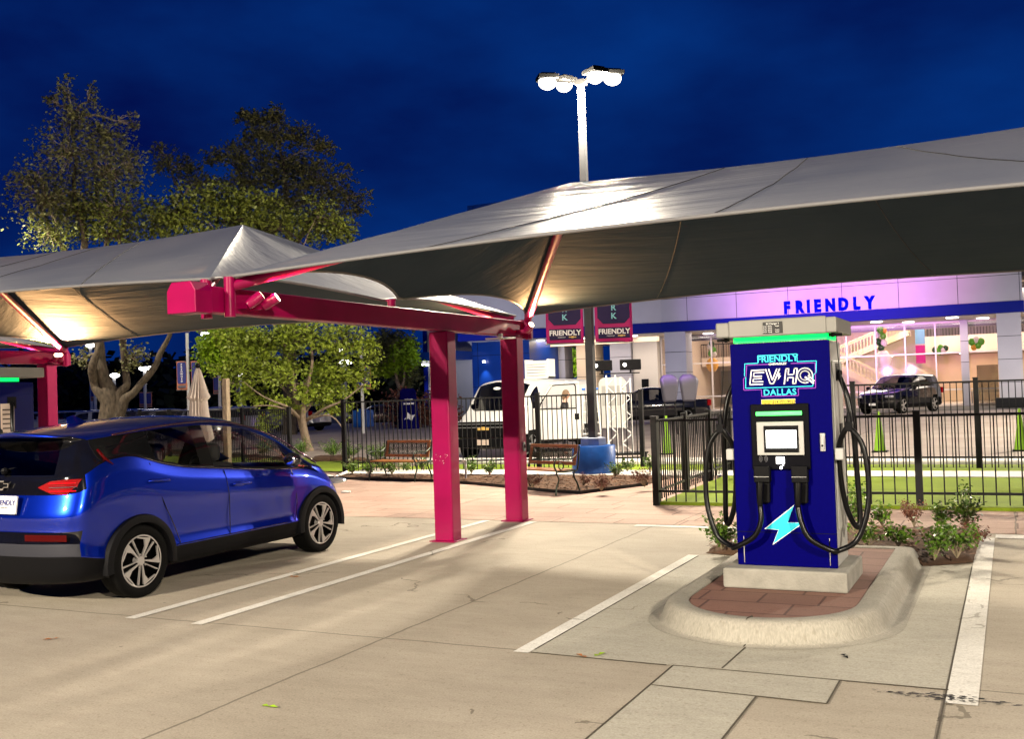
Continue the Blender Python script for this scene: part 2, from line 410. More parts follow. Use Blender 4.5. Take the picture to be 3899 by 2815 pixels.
# ================================================================== setting
g = MB(); g.quad((-60,-40,0),(40,-40,0),(40,22.6,0),(-60,22.6,0)); struct('parking_pavement', g, 'concrete_lot')
g = MB(); g.quad((-300,-300,-.02),(300,-300,-.02),(300,500,-.02),(-300,500,-.02)); struct('ground', g, 'road_far')
g = MB(); g.quad((-60,22.604,0),(45,22.604,0),(45,60,0),(-60,60,0)); struct('road', g, 'road_concrete')
# brick walk behind the bays
g = MB(); g.quad((-40,12.56,.004),(30,12.56,.004),(30,21.9,.004),(-40,21.9,.004)); struct('paved_walk', g, 'stamped_paver')
# lawn inside the low fence, walk, lawn, kerb
g = MB(); g.quad((-4.74,14.66,.05),(30,15.05,.05),(30,19.05,.05),(-4.9,19.05,.05)); g.box(-4.74,30,14.66,14.68,0,.05)
struct('lawn', g, 'turf_green')
g = MB(); g.box(-13.6,30,19.06,20.25,.004,.06); struct('white_path', g, 'walk_white')
g = MB(); g.quad((-13,20.26,.05),(30,20.26,.05),(30,21.88,.05),(-13,21.88,.05)); struct('lawn_strip', g, 'turf_green')
g = MB(); g.box(-14,30,21.9,23.1,.0,.12); struct('kerb', g, 'walk_white', bevel=.03)
g = MB(); g.add([(-24,21.2,.03),(-13.9,19.9,.03),(-14.1,21.6,.03),(-17,24.2,.03),(-27,26.5,.03)], [(0,1,2,3,4)]); struct('lawn_patch', g, 'turf_green')
g = MB(); g.add([(-26,20.3,.016),(-13.4,18.6,.016),(-13.3,19.1,.016),(-26,21,.016)], [(0,1,2,3)]); struct('walk_edge', g, 'walk_white')
g = MB()
for i in range(26):
    x = -14.2-i*.5+rnd.uniform(-.2,.2); y = 22.6+i*.16+rnd.uniform(-.7,.7)
    g.ball((x, y, .03), rnd.uniform(.2,.42), 8, (1,1,.38))
tag(g.build('mulch_mounds', 'mulch_brown', smooth=180), kind='stuff')

def mulch_bed(name, poly, h=.045):
    g = MB(); n = len(poly); cx = sum(p[0] for p in poly)/n; cy = sum(p[1] for p in poly)/n
    rings = []
    for s, z in ((1,0),(.985,h*.5),(.93,h),(.8,h*1.1),(.6,h*1.15),(.35,h*1.2),(.12,h*1.2)):
        ring = []
        for i in range(n):
            a, b = poly[i], poly[(i+1)%n]; m = max(2, int(math.dist(a,b)/.12))
            for k in range(m):
                x = a[0]+(b[0]-a[0])*k/m; y = a[1]+(b[1]-a[1])*k/m
                px, py = cx+(x-cx)*s, cy+(y-cy)*s
                zz = z+(noise.noise((px*4,py*4,3))*.035+noise.noise((px*13,py*13,1))*.02 if s < 1 else 0)
                if s < 1: px += noise.noise((px*9,py*9,7))*.03
                ring.append((px,py,max(zz,.002)+.004))
        rings.append(ring)
    N = len(rings[0]); vs = [v for r in rings for v in r]; fs = []
    for i in range(len(rings)-1):
        for k in range(N): fs.append((i*N+k, i*N+(k+1)%N, (i+1)*N+(k+1)%N, (i+1)*N+k))
    fs.append(tuple((len(rings)-1)*N+k for k in range(N)))
    g.add(vs, fs); g.k = 1
    # chips
    def inside(x, y):
        c = False; j = n-1
        for i in range(n):
            if (poly[i][1] > y) != (poly[j][1] > y) and x < (poly[j][0]-poly[i][0])*(y-poly[i][1])/(poly[j][1]-poly[i][1])+poly[i][0]: c = not c
            j = i
        return c
    x0, x1 = min(p[0] for p in poly), max(p[0] for p in poly); y0, y1 = min(p[1] for p in poly), max(p[1] for p in poly)
    for _ in range(int((x1-x0)*(y1-y0)*190)):
        x, y = rnd.uniform(x0,x1), rnd.uniform(y0,y1)
        if not inside(x,y): continue
        a = rnd.uniform(0,PI); l = rnd.uniform(.02,.06); z = h*1.1+rnd.uniform(-.01,.02)+noise.noise((x*4,y*4,3))*.035
        dx, dy = math.cos(a)*l, math.sin(a)*l; tz = rnd.uniform(-.02,.02)
        g.quad((x-dx,y-dy,z-tz),(x+dy*.3,y-dx*.3,z+.008),(x+dx,y+dy,z+tz),(x-dy*.3,y+dx*.3,z))
    tag(g.build(name, ['mulch_brown','mulch_chip'], smooth=50), kind='stuff')
mulch_bed('mulch_bed', [(-13.5,18.45),(-12.2,18.1),(-10.4,17.85),(-9.4,17.45),(-7.9,16.65),(-7.2,16.25),(-6.57,16.02),(-5.95,17.6),(-5.9,19.0),(-13.5,19.0)])
mulch_bed('mulch_bed', [(-1.55,10.36),(-.95,10.36),(-.80,10.2),(-.39,10.55),(-.36,12.45),(-1.2,12.5),(-1.8,12.5),(-2.9,12.5),(-2.92,10.5),(-2.4,10.36)], .07)
# black steel edging of the long bed
g = MB(); e = [(-13.55,18.42),(-12.2,18.06),(-10.4,17.81),(-9.4,17.41),(-7.9,16.61),(-7.2,16.21),(-6.55,15.97),(-5.9,17.58)]
for a, b in zip(e, e[1:]): g.beam((*a,.03),(*b,.03),.015,.06)
tag(g.build('bed_edging','black_metal'), kind='structure')

# parking stripes
def stripe(x0, x1, y0, y1, x0b=None):
    g = MB(); d = 0 if x0b is None else x0b-x0
    g.quad((x0,y0,.006),(x1,y0,.006),(x1+d,y1,.006),(x0+d,y1,.006)); struct('parking_line', g, 'stripe_white')
stripe(-6.56,-6.45,6.18,12.5); stripe(-5.86,-5.75,6.18,12.5)
stripe(-3.06,-2.95,6.2,10.35); stripe(-.385,-.225,5.95,12.2)
stripe(-9.75,-9.64,6.2,12.4); stripe(-12.6,-12.49,6.2,12.4); stripe(-15.4,-15.29,6.2,12.5); stripe(-14.7,-14.59,6.2,12.5)
g = MB(); g.quad((-.22,12.2,.0065),(12,12.2,.0065),(12,12.48,.0065),(-.22,12.48,.0065)); struct('kerb_line', g, 'walk_white')
g = MB(); g.quad((-4.35,12.35,.0055),(-2.9,12.35,.0055),(-2.9,12.5,.0055),(-4.35,12.5,.0055)); struct('kerb_line', g, 'walk_white')
# the lighter slab around the island
g = MB()
g.add([(-2.945,6.22,.0045),(-.385,6.22,.0045),(-.385,10.36,.0045),(-2.945,10.36,.0045)], [(0,1,2,3)])
g.quad((-1.96,5.765,.0045),(-.96,5.735,.0045),(-.96,6.21,.0045),(-1.96,6.21,.0045))
g.quad((-1.96,2.0,.0045),(-1.34,2.0,.0045),(-1.34,5.735,.0045),(-1.96,5.755,.0045))
struct('pavement_patch', g, 'concrete_patch')
g = MB()
for p, q in (((-1.95,5.76),(-.96,5.73)),((-1.96,6.21),(-.38,6.2)),((-1.96,6.2),(-1.97,2)),((-1.34,5.73),(-1.34,2)),((-.96,5.74),(-.96,6.21)),((-1.66,6.24),(-1.64,6.86)),((-.39,1),(-.39,10.3)),((-2.94,6.22),(-2.0,6.2)),((-2.945,6.3),(-2.945,10.3))):
    g.beam((*p,.0062),(*q,.0062),.009,.003)
struct('pavement_joints', g, 'joint_dark')
# charger island: rolled kerb + stamped pavers
def island(ox):
    # centre line of the ring of outlines, from inner edge out to the gutter
    def outline(e, n=22):
        x0, x1, yc = -2.25-e, -1.04+e, 7.68; r = (x1-x0)/2; cx = (x0+x1)/2
        pts = [(x0, 10.36)]+[(x0, 10.36-(10.36-yc)*i/10) for i in range(1,10)]
        pts += [(cx+r*math.cos(PI+PI*i/n), yc+(.66+e*.82)*math.sin(PI+PI*i/n)) for i in range(n+1)]
        return pts+[(x1, yc+(10.36-yc)*i/10) for i in range(1,11)]
    prof = [(.0,.138),(.0,.150),(.015,.157),(.10,.158),(.135,.153),(.16,.138),(.182,.10),(.20,.055),(.215,.022),(.235,.010),(.31,.005)]
    rings = [[(x+ox,y,z+.001) for x,y in outline(e)] for e, z in prof]; N = len(rings[0])
    g = MB(); fs = []
    for i in range(len(rings)-1):
        for k in range(N-1): fs.append((i*N+k, (i+1)*N+k, (i+1)*N+k+1, i*N+k+1))
    g.add([v for r in rings for v in r], fs)
    # closed back end
    g.box(-2.35+ox,-.95+ox,10.30,10.42,0,.152)
    struct('kerb_island', g, 'kerb_concrete', smooth=60)
    g = MB(); o = outline(0); g.add([(x+ox,y,.142) for x,y in o], [tuple(range(len(o)))]); struct('island_pavement', g, 'island_paver')
    g = MB(); g.tube([(-1.655+ox+.012*math.sin(e*40), 7.02-e*.82+.02, z+.001) for e, z in prof[1:]], .006, 5)
    struct('kerb_joint', g, 'joint_dark')
island(0); island(-9.5)

# ================================================================== shade canopies
YN, YF, YM, ZC, ZR = 6.85, 12.95, 9.72, 2.80, 3.86
def canopy(x0, x1, label):
    A, B, C, D_ = Vector((x0,YN,ZC)), Vector((x1,YN,ZC)), Vector((x1,YF,ZC)), Vector((x0,YF,ZC))
    R0, R1 = Vector((x0+2.05,YM,ZR)), Vector((x1-2.05,YM,ZR))
    def edge(p, q, t, inw, lift):
        s = 4*t*(1-t); v = p.lerp(q, t); v.z += lift*s; return v+inw*s
    def near(t): return edge(A, B, t, Vector((0,.30,0)), .14)
    def far(t): return edge(D_, C, t, Vector((0,-.28,0)), .12)
    def side(x, sg):
        clip = Vector((x+sg*.02, 9.61, 2.80))
        def f(t):
            P, Q = Vector((x,YN,ZC)), Vector((x,YF,ZC)); tc = .45
            if t < tc: return edge(P, clip, t/tc, Vector((sg*.34,0,0)), .13)
            return edge(clip, Q, (t-tc)/(1-tc), Vector((sg*.34,0,0)), .13)
        return f
    g = MB()
    def patch(bot, top, nu, nv, sag, flip):
        vs = []
        for j in range(nv+1):
            v = j/nv
            for i in range(nu+1):
                u = i/nu; p = bot(u).lerp(top(u), v)
                e = v*(1-v)*4
                eu = min(1, 4*u*(1-u)*1.3)
                p.z -= sag*e*eu
                w = noise.noise((p.x*.8, p.y*3.5, p.z*4+7))*.010*e
                p.z += w
                vs.append(p)
        fs = []
        for j in range(nv):
            for i in range(nu):
                a = j*(nu+1)+i; f = (a, a+1, a+nu+2, a+nu+1); fs.append(f if flip else f[::-1])
        g.add(vs, fs)
    rid = lambda u: R0.lerp(R1, u)-Vector((0,0,.05*4*u*(1-u)))
    patch(near, rid, 60, 22, .03, True)
    patch(far, rid, 60, 22, .13, False)
    sL, sR = side(x0, 1), side(x1, -1)
    patch(sL, lambda u: R0.copy(), 40, 18, .10, False)
    patch(sR, lambda u: R1.copy(), 40, 18, .10, True)
    root = thing('shade_canopy', label, 'shade canopy', (x0,YN,0), 0, 'fabric shade canopies over the charging bays')
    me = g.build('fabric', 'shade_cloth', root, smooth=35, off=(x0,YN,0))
    h = MB()
    for fn in (near, far, sL, sR):
        h.tube([fn(i/48) for i in range(49)], .016, 6)
    h.build('hem_cable', 'hem', root, smooth=180, off=(x0,YN,0))
    def seam(bot, us, sag, top=rid, lift=.004):
        for u0, u1 in us:
            h = MB(); pts = []
            for j in range(25):
                v = .01+.98*j/24; u = u0+(u1-u0)*v; p = bot(u).lerp(top(u), v); e = v*(1-v)*4; eu = min(1, 4*u*(1-u)*1.3)
                p.z -= sag*e*eu; p.z += noise.noise((p.x*.8, p.y*3.5, p.z*4+7))*.010*e+lift; pts.append(p)
            h.tube(pts, .004, 5); h.build('seam', 'seam_thread', root, off=(x0,YN,0))
    seam(near, ((.20,.34),(.47,.50),(.80,.66)), .03); seam(far, ((.22,.26),(.60,.58)), .13, lift=-.006)
    return root
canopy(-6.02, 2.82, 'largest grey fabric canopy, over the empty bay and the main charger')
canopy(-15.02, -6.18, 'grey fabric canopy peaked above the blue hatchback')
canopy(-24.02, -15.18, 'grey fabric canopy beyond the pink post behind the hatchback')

def flood(g, gl, base, d):
    b = Vector(base); d = Vector(d).normalized()
    g.tube([b, b+d*.02, b+d*.15], [.036,.044,.047], 12)
    gl.tube([b+d*.147, b+d*.153], .040, 12)
    return b+d*.18
def frame(X, label, lit):
    root = thing('canopy_frame', label, 'canopy frame', (X,10.7,0), 0, 'pink steel frames carrying the canopies'); O = (X,10.7,0)
    for y in (10.72, 12.62):
        g = MB(); g.box(X-.125,X+.125,y-.11,y+.11,0,2.49); g.build('column', 'pink_paint', root, bevel=.018, off=O, smooth=40)
        g = MB(); g.box(X-.17,X+.17,y-.16,y+.16,0,.012); g.build('base_plate', 'pink_paint', root, bevel=.004, off=O)
    g = MB(); g.box(X-.085,X+.085,6.60,12.86,2.495,2.715); g.build('beam', 'pink_paint', root, bevel=.012, off=O, smooth=40)
    for y0, y1 in ((6.42,6.62),(12.84,13.0)):
        g = MB(); w = .155
        g.prism([(-w,2.475),(w,2.475),(w,2.66),(w-.05,2.735),(-w+.05,2.735),(-w,2.66)], lambda a,b,d: (X+a,d,b), y0, y1)
        g.build('end_box', 'pink_paint', root, bevel=.008, off=O)
    # short posts and rafters
    ends = []
    for y in (6.86, 12.9):
        for s in (-1,1):
            g = MB(); g.tube([(X+s*.13,y,2.46),(X+s*.13,y,2.80)], .048, 14); g.build('stub_post', 'pink_paint', root, smooth=40, off=O)
            g = MB(); p = Vector((X+s*.12,y,2.72)); q = Vector((X+s*2.13,YM,ZR-.15)); g.tube([p,q], .05, 14); g.build('rafter', 'pink_paint', root, smooth=40, off=O)
            sy = 1 if y < 9 else -1
            for k, (dx, dy) in enumerate(((.0,.10),(.03,.27))):
                g = MB(); gl = MB()
                base = Vector((X+s*(.20+dx), y+sy*(.04+dy), 2.56)); d = Vector((s*(.55+.35*k), sy*(.62-.2*k), .62))
                g.beam(base-Vector((s*.14,0,.0)), base, .02, .05)
                e = flood(g, gl, base, d)
                f = g.build('floodlight', 'pink_paint', root, smooth=40, off=O)
                gl.build('lens', 'flood_glow', f, off=O)
                ends.append((e, d, y, s, k))
    g = MB(); g.tube([(X,YM-.1,2.71),(X,YM-.1,2.80)], .045, 12); g.tube([(X-.06,YM-.11,2.795),(X+.06,YM-.11,2.795)], .012, 8)
    g.build('cable_clamp', 'pink_paint', root, smooth=40, off=O)
    for e, d, y, s, k in ends:
        W = lit.get((y > 9, s), 0)
        if W: lamp('SPOT', 'floodlight_beam', e, W*(1 if k == 0 else .7), (1,.52,.20), .035, e+d, 84, .8)
    return root
FR = frame(-6.1, 'pink steel frame of two posts and a long beam beside the hatchback', {(True,1):330,(True,-1):150,(False,1):45,(False,-1):60})
frame(-15.1, 'pink steel frame standing behind the partly hidden charger', {(True,1):2600,(True,-1):400,(False,1):400})
frame(2.9, 'pink steel frame beyond the main charger', {(True,-1):22,(False,-1):12})
# scuffs on the nearer post
r = random.Random(4); g = MB()
for _ in range(16):
    x = -6.1+r.uniform(-.09,.10); z = .98+r.gauss(0,.035); l = r.uniform(.004,.016); a = r.uniform(-1,1.2)
    g.add([(x,10.6085,z),(x+l*math.cos(a),10.6085,z+l*math.sin(a)),(x+l*math.cos(a)*.8-.003,10.6085,z+l*math.sin(a)+.006),(x-.003,10.6085,z+.005)],[(0,1,2,3)])
g.build('scuff_marks','label_tan',FR,off=(-6.1,10.7,0))
# flat antenna under the beam, box on the second post
g = MB(); c = Vector((-5.98,12.05,2.45))
for a in (20, 110):
    d = Vector((math.cos(R(a)),math.sin(R(a)),0)); g.beam(c-d*.2, c+d*.2, .06, .022)
g.tube([c,c+Vector((0,0,.06))], .03, 10)
tag(g.build('antenna','white_paint',bevel=.006), 'flat white cross antenna under the end of the pink beam', 'antenna')
g = MB(); g.box(-5.974,-5.955,12.6,12.66,.94,1.06); g.k = 1; g.box(-5.957,-5.948,12.612,12.648,.98,1.03)
tag(g.build('socket_box',['galvanised','black_plastic'],bevel=.004), 'small grey outlet box on the second pink post', 'outlet box')

# ================================================================== chargers
def charger(loc, label, side_mat, screen=True):
    root = thing('charging_station', label, 'EV charger', loc, 0, 'electric vehicle charging stations')
    w = .385
    g = MB(); g.box(-w,w,0,.03,0,1.76); g.build('front_panel', 'charger_blue', root, bevel=.006)
    g = MB(); g.box(-w+.006,w-.006,.031,.60,.0,1.755); g.build('cabinet', side_mat, root, bevel=.008)
    for x in (w-.004, -w+.004):
        sx = 1 if x > 0 else -1; g = MB()
        g.box(min(x,x+sx*.012),max(x,x+sx*.012),.10,.56,.28,1.60); g.build('side_panel', 'cabinet_white' if side_mat == 'cabinet_white' else 'charger_blue_light', root, bevel=.004)
    g = MB(); g.box(w-.001+.011,w+.018,.3,.42,.9,1.1); g.build('side_vent','black_plastic',root) 
    g = MB(); g.box(-w-.003,w+.003,-.003,.0,.262,.266)
    g.k = 1
    for x in (-w+.055, w-.055): g.box(x-.003,x+.003,-.004,-.001,.02,.23)
    g.build('plinth_trim', ['black_plastic','chrome'], root)
    # cap
    g = MB(); g.box(-w-.085,w+.075,-.10,.70,1.81,1.93); g.box(-w+.02,w+.0,-.115,-.09,1.805,1.94)
    g.build('cap', 'cap_grey', root, bevel=.012)
    g = MB(); g.box(-.09,.06,-.122,-.116,1.825,1.915); pl = g.build('name_plate', 'black_sticker', root)
    text('EV Charger 7', .018, 'white_sticker', pl, (-.015,-.124,1.90), ext=.0003)
    for i in range(4):
        text('Power  Rating', .012, 'white_sticker', pl, (-.055,-.124,1.882-.015*i), ext=.0003)
        if i != 1: text('Supply', .012, 'white_sticker', pl, (.02,-.124,1.882-.015*i), ext=.0003)
    g = MB(); g.box(-w+.035,w-.01,-.02,.03,1.765,1.808); g.box(w-.03,w-.006,.03,.40,1.765,1.808); g.build('light_strip', 'green_glow', root, bevel=.003)
    g = MB()
    for x in (-w-.05, w+.05):
        g.tube([(x-.05,.0,1.795),(x+.05,.0,1.795)], .012, 8); g.ball((x+(.02 if x<0 else -.02),.0,1.795),.02,8)
    g.build('cable_reel', 'black_metal', root, smooth=60)
    # console
    g = MB(); g.box(-.235,.215,-.028,0,.76,1.275); g.build('console', 'gloss_console', root, bevel=.006)
    g = MB(); g.box(-.185,.175,-.052,-.029,.875,1.135); g.k = 1; g.box(-.130,.138,-.058,-.0525,.895,1.105)
    bz = g.build('screen_bezel', ['cabinet_white','black_plastic'], root, bevel=.006)
    g = MB(); g.box(-.112,.122,-.061,-.0585,.93,1.07); sc = g.build('screen', 'screen_glow', bz)
    g = MB(); g.box(-.095,.105,-.0625,-.0612,1.035,1.042); g.box(-.01,.03,-.0625,-.0612,.955,.967); g.box(-.095,.105,-.0625,-.0612,.945,.950)
    g.build('screen_text', 'screen_detail', bz)
    g = MB(); pts = [(x,-.045,1.20) for x in (-.185,.165)]; g.tube(pts, .016, 12); g.build('light_bar', 'green_bar', root, smooth=180)
    g = MB(); g.box(-.045,.02,-.04,-.029,.805,.86); g.build('card_reader', 'small_white_glow', root, bevel=.005)
    g = MB(); g.ball((-.01,-.032,.775),.012,8); g.ball((.008,-.036,.795),.006,6); g.build('status_light', 'small_white_glow', root)
    g = MB()
    for r_ in (.012,.022,.032): g.tube([(-.145+math.cos(a)*r_,-.030,.845+math.sin(a)*r_) for a in [R(-60+12*i) for i in range(11)]], .0016, 4); g.tube([(-.145-math.cos(a)*r_,-.030,.845-math.sin(a)*r_) for a in [R(-60+12*i) for i in range(11)]], .0016, 4)
    g.build('contactless_symbol', 'steel', root)
    g = MB(); g.box(w-.095,w-.055,-.018,-.001,.90,1.04); g.box(w-.088,w-.062,-.03,-.018,.915,1.02); lk = g.build('door_lock', 'steel', root, bevel=.004)
    g = MB(); g.tube([(w-.075,-.035,.945),(w-.075,-.028,.945)], .008, 10); g.build('key_hole', 'black_plastic', lk)
    # holsters with plugs
    for x in (-.155, .135):
        g = MB(); g.box(x-.062,x+.062,-.075,0,.66,.79); g.prism([(-.056,.66),(.056,.66),(.05,.50),(-.045,.50)], lambda a,b,d: (x+a,d,b), -.05, 0); hs = g.build('holster', 'black_plastic', root, bevel=.008)
        g = MB(); g.tube([(x-.01,-.09,.66),(x-.012,-.10,.60),(x-.015,-.10,.52),(x-.015,-.095,.48)], [.033,.028,.024,.02], 12); g.build('plug_handle', 'hose_black', hs, smooth=60)
        g = MB(); g.box(x-.06,x+.055,-.078,-.0755,.705,.709); g.build('holster_lip', 'steel', hs)
    # bolt
    B = [(.075,.485),(-.165,.29),(-.055,.285),(-.105,.165),(.115,.325),(.112,.345),(.02,.345)]
    g = MB(); g.prism([(a,b) for a,b in B], lambda a,b,d: (a,d,b), -.0035, -.001); g.build('lightning_bolt', 'white_sticker', root)
    cx = sum(b[0] for b in B)/len(B); cz = sum(b[1] for b in B)/len(B)
    g = MB(); g.prism([(cx+(a-cx)*.93,cz+(b-cz)*.93) for a,b in B], lambda a,b,d: (a,d,b), -.005, -.0036); g.build('lightning_bolt', 'cyan_sticker', root)
    # logo
    lg = bpy.data.objects.new('logo', None); COL.objects.link(lg); lg.parent = root
    def outline(pts, m, wd=.006, y=-.003):
        g = MB()
        for a, b in zip(pts, pts[1:]): g.beam((a[0],y,a[1]),(b[0],y,b[1]),.003,wd,upv=(0,1,0)) if False else g.beam((a[0],y,a[1]),(b[0],y,b[1]),wd,.003,upv=(0,1,0))
        g.build('logo_outline', m, lg)
    outline([(-.275,1.50),(-.27,1.60),(-.165,1.60),(-.165,1.66),(.14,1.66),(.14,1.60),(.285,1.60),(.28,1.51),(.258,1.49),(.252,1.405),(-.27,1.405),(-.265,1.50)], 'cyan_sticker')
    outline([(-.08,1.588),(-.255,1.588),(-.262,1.50),(-.285,1.48),(-.285,1.39),(-.145,1.39),(-.145,1.335),(.14,1.335),(.14,1.39),(.272,1.39),(.276,1.585),(.09,1.588)], 'purple_sticker')
    text('FRIENDLY', .072, 'cyan_sticker', lg, (-.012,-.004,1.628), ext=.0006, bold=.0016)
    text('CHEVROLET', .022, 'white_sticker', lg, (-.012,-.004,1.588), ext=.0006, bold=.0007, sx=1.15)
    text('DALLAS', .068, 'cyan_sticker', lg, (-.003,-.004,1.364), ext=.0006, bold=.0016, spacing=1.1)
    def stroke(pts, wd=.0092, y=-.004):
        g = MB()
        for a, b in zip(pts, pts[1:]):
            d = Vector((b[0]-a[0],0,b[1]-a[1])).normalized()*wd*.45
            g.beam(Vector((a[0],y,a[1]))-d,Vector((b[0],y,b[1]))+d,wd,.0016,upv=(0,1,0))
        g.build('logo_letter', 'white_sticker', lg)
    s_ = lambda z: (z-1.43)*.14
    def sl(*p): return [(x+s_(z), z) for x, z in p]
    stroke(sl((-.135,1.545),(-.235,1.545),(-.235,1.432),(-.135,1.432))); stroke(sl((-.135,1.525),(-.213,1.525),(-.213,1.497),(-.15,1.497))); stroke(sl((-.15,1.477),(-.213,1.477),(-.213,1.453),(-.135,1.453)))
    stroke(sl((-.122,1.548),(-.075,1.435),(-.05,1.435),(-.015,1.548))); stroke(sl((-.098,1.548),(-.062,1.462),(-.036,1.548)))
    stroke(sl((.035,1.43),(.035,1.548),(.057,1.548),(.057,1.50),(.10,1.50),(.10,1.548),(.122,1.548),(.122,1.43),(.10,1.43),(.10,1.478),(.057,1.478),(.057,1.455)))
    for r_ in (.058,.036): stroke([(.195+math.cos(R(a))*r_,1.49+math.sin(R(a))*r_) for a in range(-30,310,20)], .0092)
    stroke([(.20,1.475),(.255,1.43)], .014); stroke([(.222,1.487),(.262,1.447)], .010)
    g = MB(); g.prism([(-.002,1.515),(-.022,1.49),(-.006,1.49),(-.014,1.462),(.014,1.495),(.0,1.495),(.008,1.515)], lambda a,b,d: (a,d,b), -.0045,-.003); g.build('logo_spark','white_sticker',lg)
    g = MB(); g.box(-.15,.115,-.004,-.001,1.268,1.312); g.k = 1; g.box(-.146,.111,-.005,-.0041,1.272,1.308); st = g.build('phone_sticker', ['cabinet_white','yellow_sticker'], root)
    text('214-771-9023', .032, 'black_sticker', st, (.026,-.0055,1.289), ext=.0003, bold=.0007)
    text('ATTENDANT', .0125, 'black_sticker', st, (-.107,-.0055,1.297), ext=.0003, bold=.0003)
    text('HELP LINE', .0125, 'black_sticker', st, (-.107,-.0055,1.281), ext=.0003, bold=.0003)
    # cables: from side outlet over the balancer down, loop, back up to the plug
    for s, px in ((-1,-.155),(1,.135)):
        g = MB()
        pts = [(px-.015,-.095,.48),(px-.03*(-1 if s<0 else 1)*0+s*.01,-.115,.36),(px+s*.07,-.12,.24),(px+s*.22,-.10,.155),(s*.42,-.06,.155),(s*.53,-.02,.22),(s*.60,.0,.38),(s*.63,.02,.58),(s*.62,.03,.82),(s*.58,.04,.98),(s*.50,.05,1.075),(s*.46,.06,1.04),(s*.415,.10,.93),(s*.41,.14,.70),(s*.44,.18,.45),(s*.50,.22,.30),(s*.53,.24,.34),(s*.525,.24,.60),(s*.515,.22,.95),(s*.50,.20,1.15),(s*.47,.22,1.33),(s*.42,.26,1.46),(s*.385,.28,1.50)]
        g.tube(spline(pts, 7), .0215, 10); g.build('cable', 'hose_black', root, smooth=180)
        g = MB(); g.tube([(s*.385,.28,1.50),(s*.42,.27,1.49)], .034, 12); g.box(min(s*.386,s*.40),max(s*.386,s*.40),.22,.34,1.44,1.58); g.build('cable_outlet', 'black_plastic', root)
        g = MB(); g.tube(spline([(s*.44,.0,1.79),(s*.455,.02,1.5),(s*.50,.05,1.16)],6), .004, 5); g.build('lift_cord', 'black_metal', root)
        g = MB(); g.box(s*.50-.028,s*.50+.028,.02,.09,1.05,1.12); g.tube([(s*.5,.05,1.1),(s*.5,.05,1.2)],[.03,.012],8); g.build('cord_clamp', 'black_plastic', root, bevel=.008)
        g = MB(); g.box(min(s*.39,s*.455),max(s*.39,s*.455),.02,.12,.83,.92); g.build('cable_bracket', 'cabinet_white', root, bevel=.01)
    return root
CH1 = charger((-1.635,8.2,.302), 'tall dark blue charger with green light strip on the kerbed island', 'cabinet_white')
CH2 = charger((-11.15,8.2,.302), 'partly hidden blue charger behind the hatchback roof, tan notice on its side', 'charger_blue_light')
g = MB(); g.box(.402,.408,.12,.30,.75,1.50); s_ = g.build('notice', 'label_tan', CH2)
for i in range(11):
    g = MB(); g.box(.4085,.4095,.14,.28,1.42-.055*i,1.435-.055*i); g.build('notice_line', 'brown_paint', s_)
def block(x, y):
    g = MB(); g.box(x-.47,x+.475,y-.16,y+.70,.143,.30)
    return tag(g.build('concrete_base', 'block_concrete', bevel=.016), None, 'concrete base')
block(-1.635,8.2)['label'] = 'low concrete block under the tall dark blue charger'
block(-11.15,8.2)['label'] = 'low concrete block under the charger behind the hatchback'
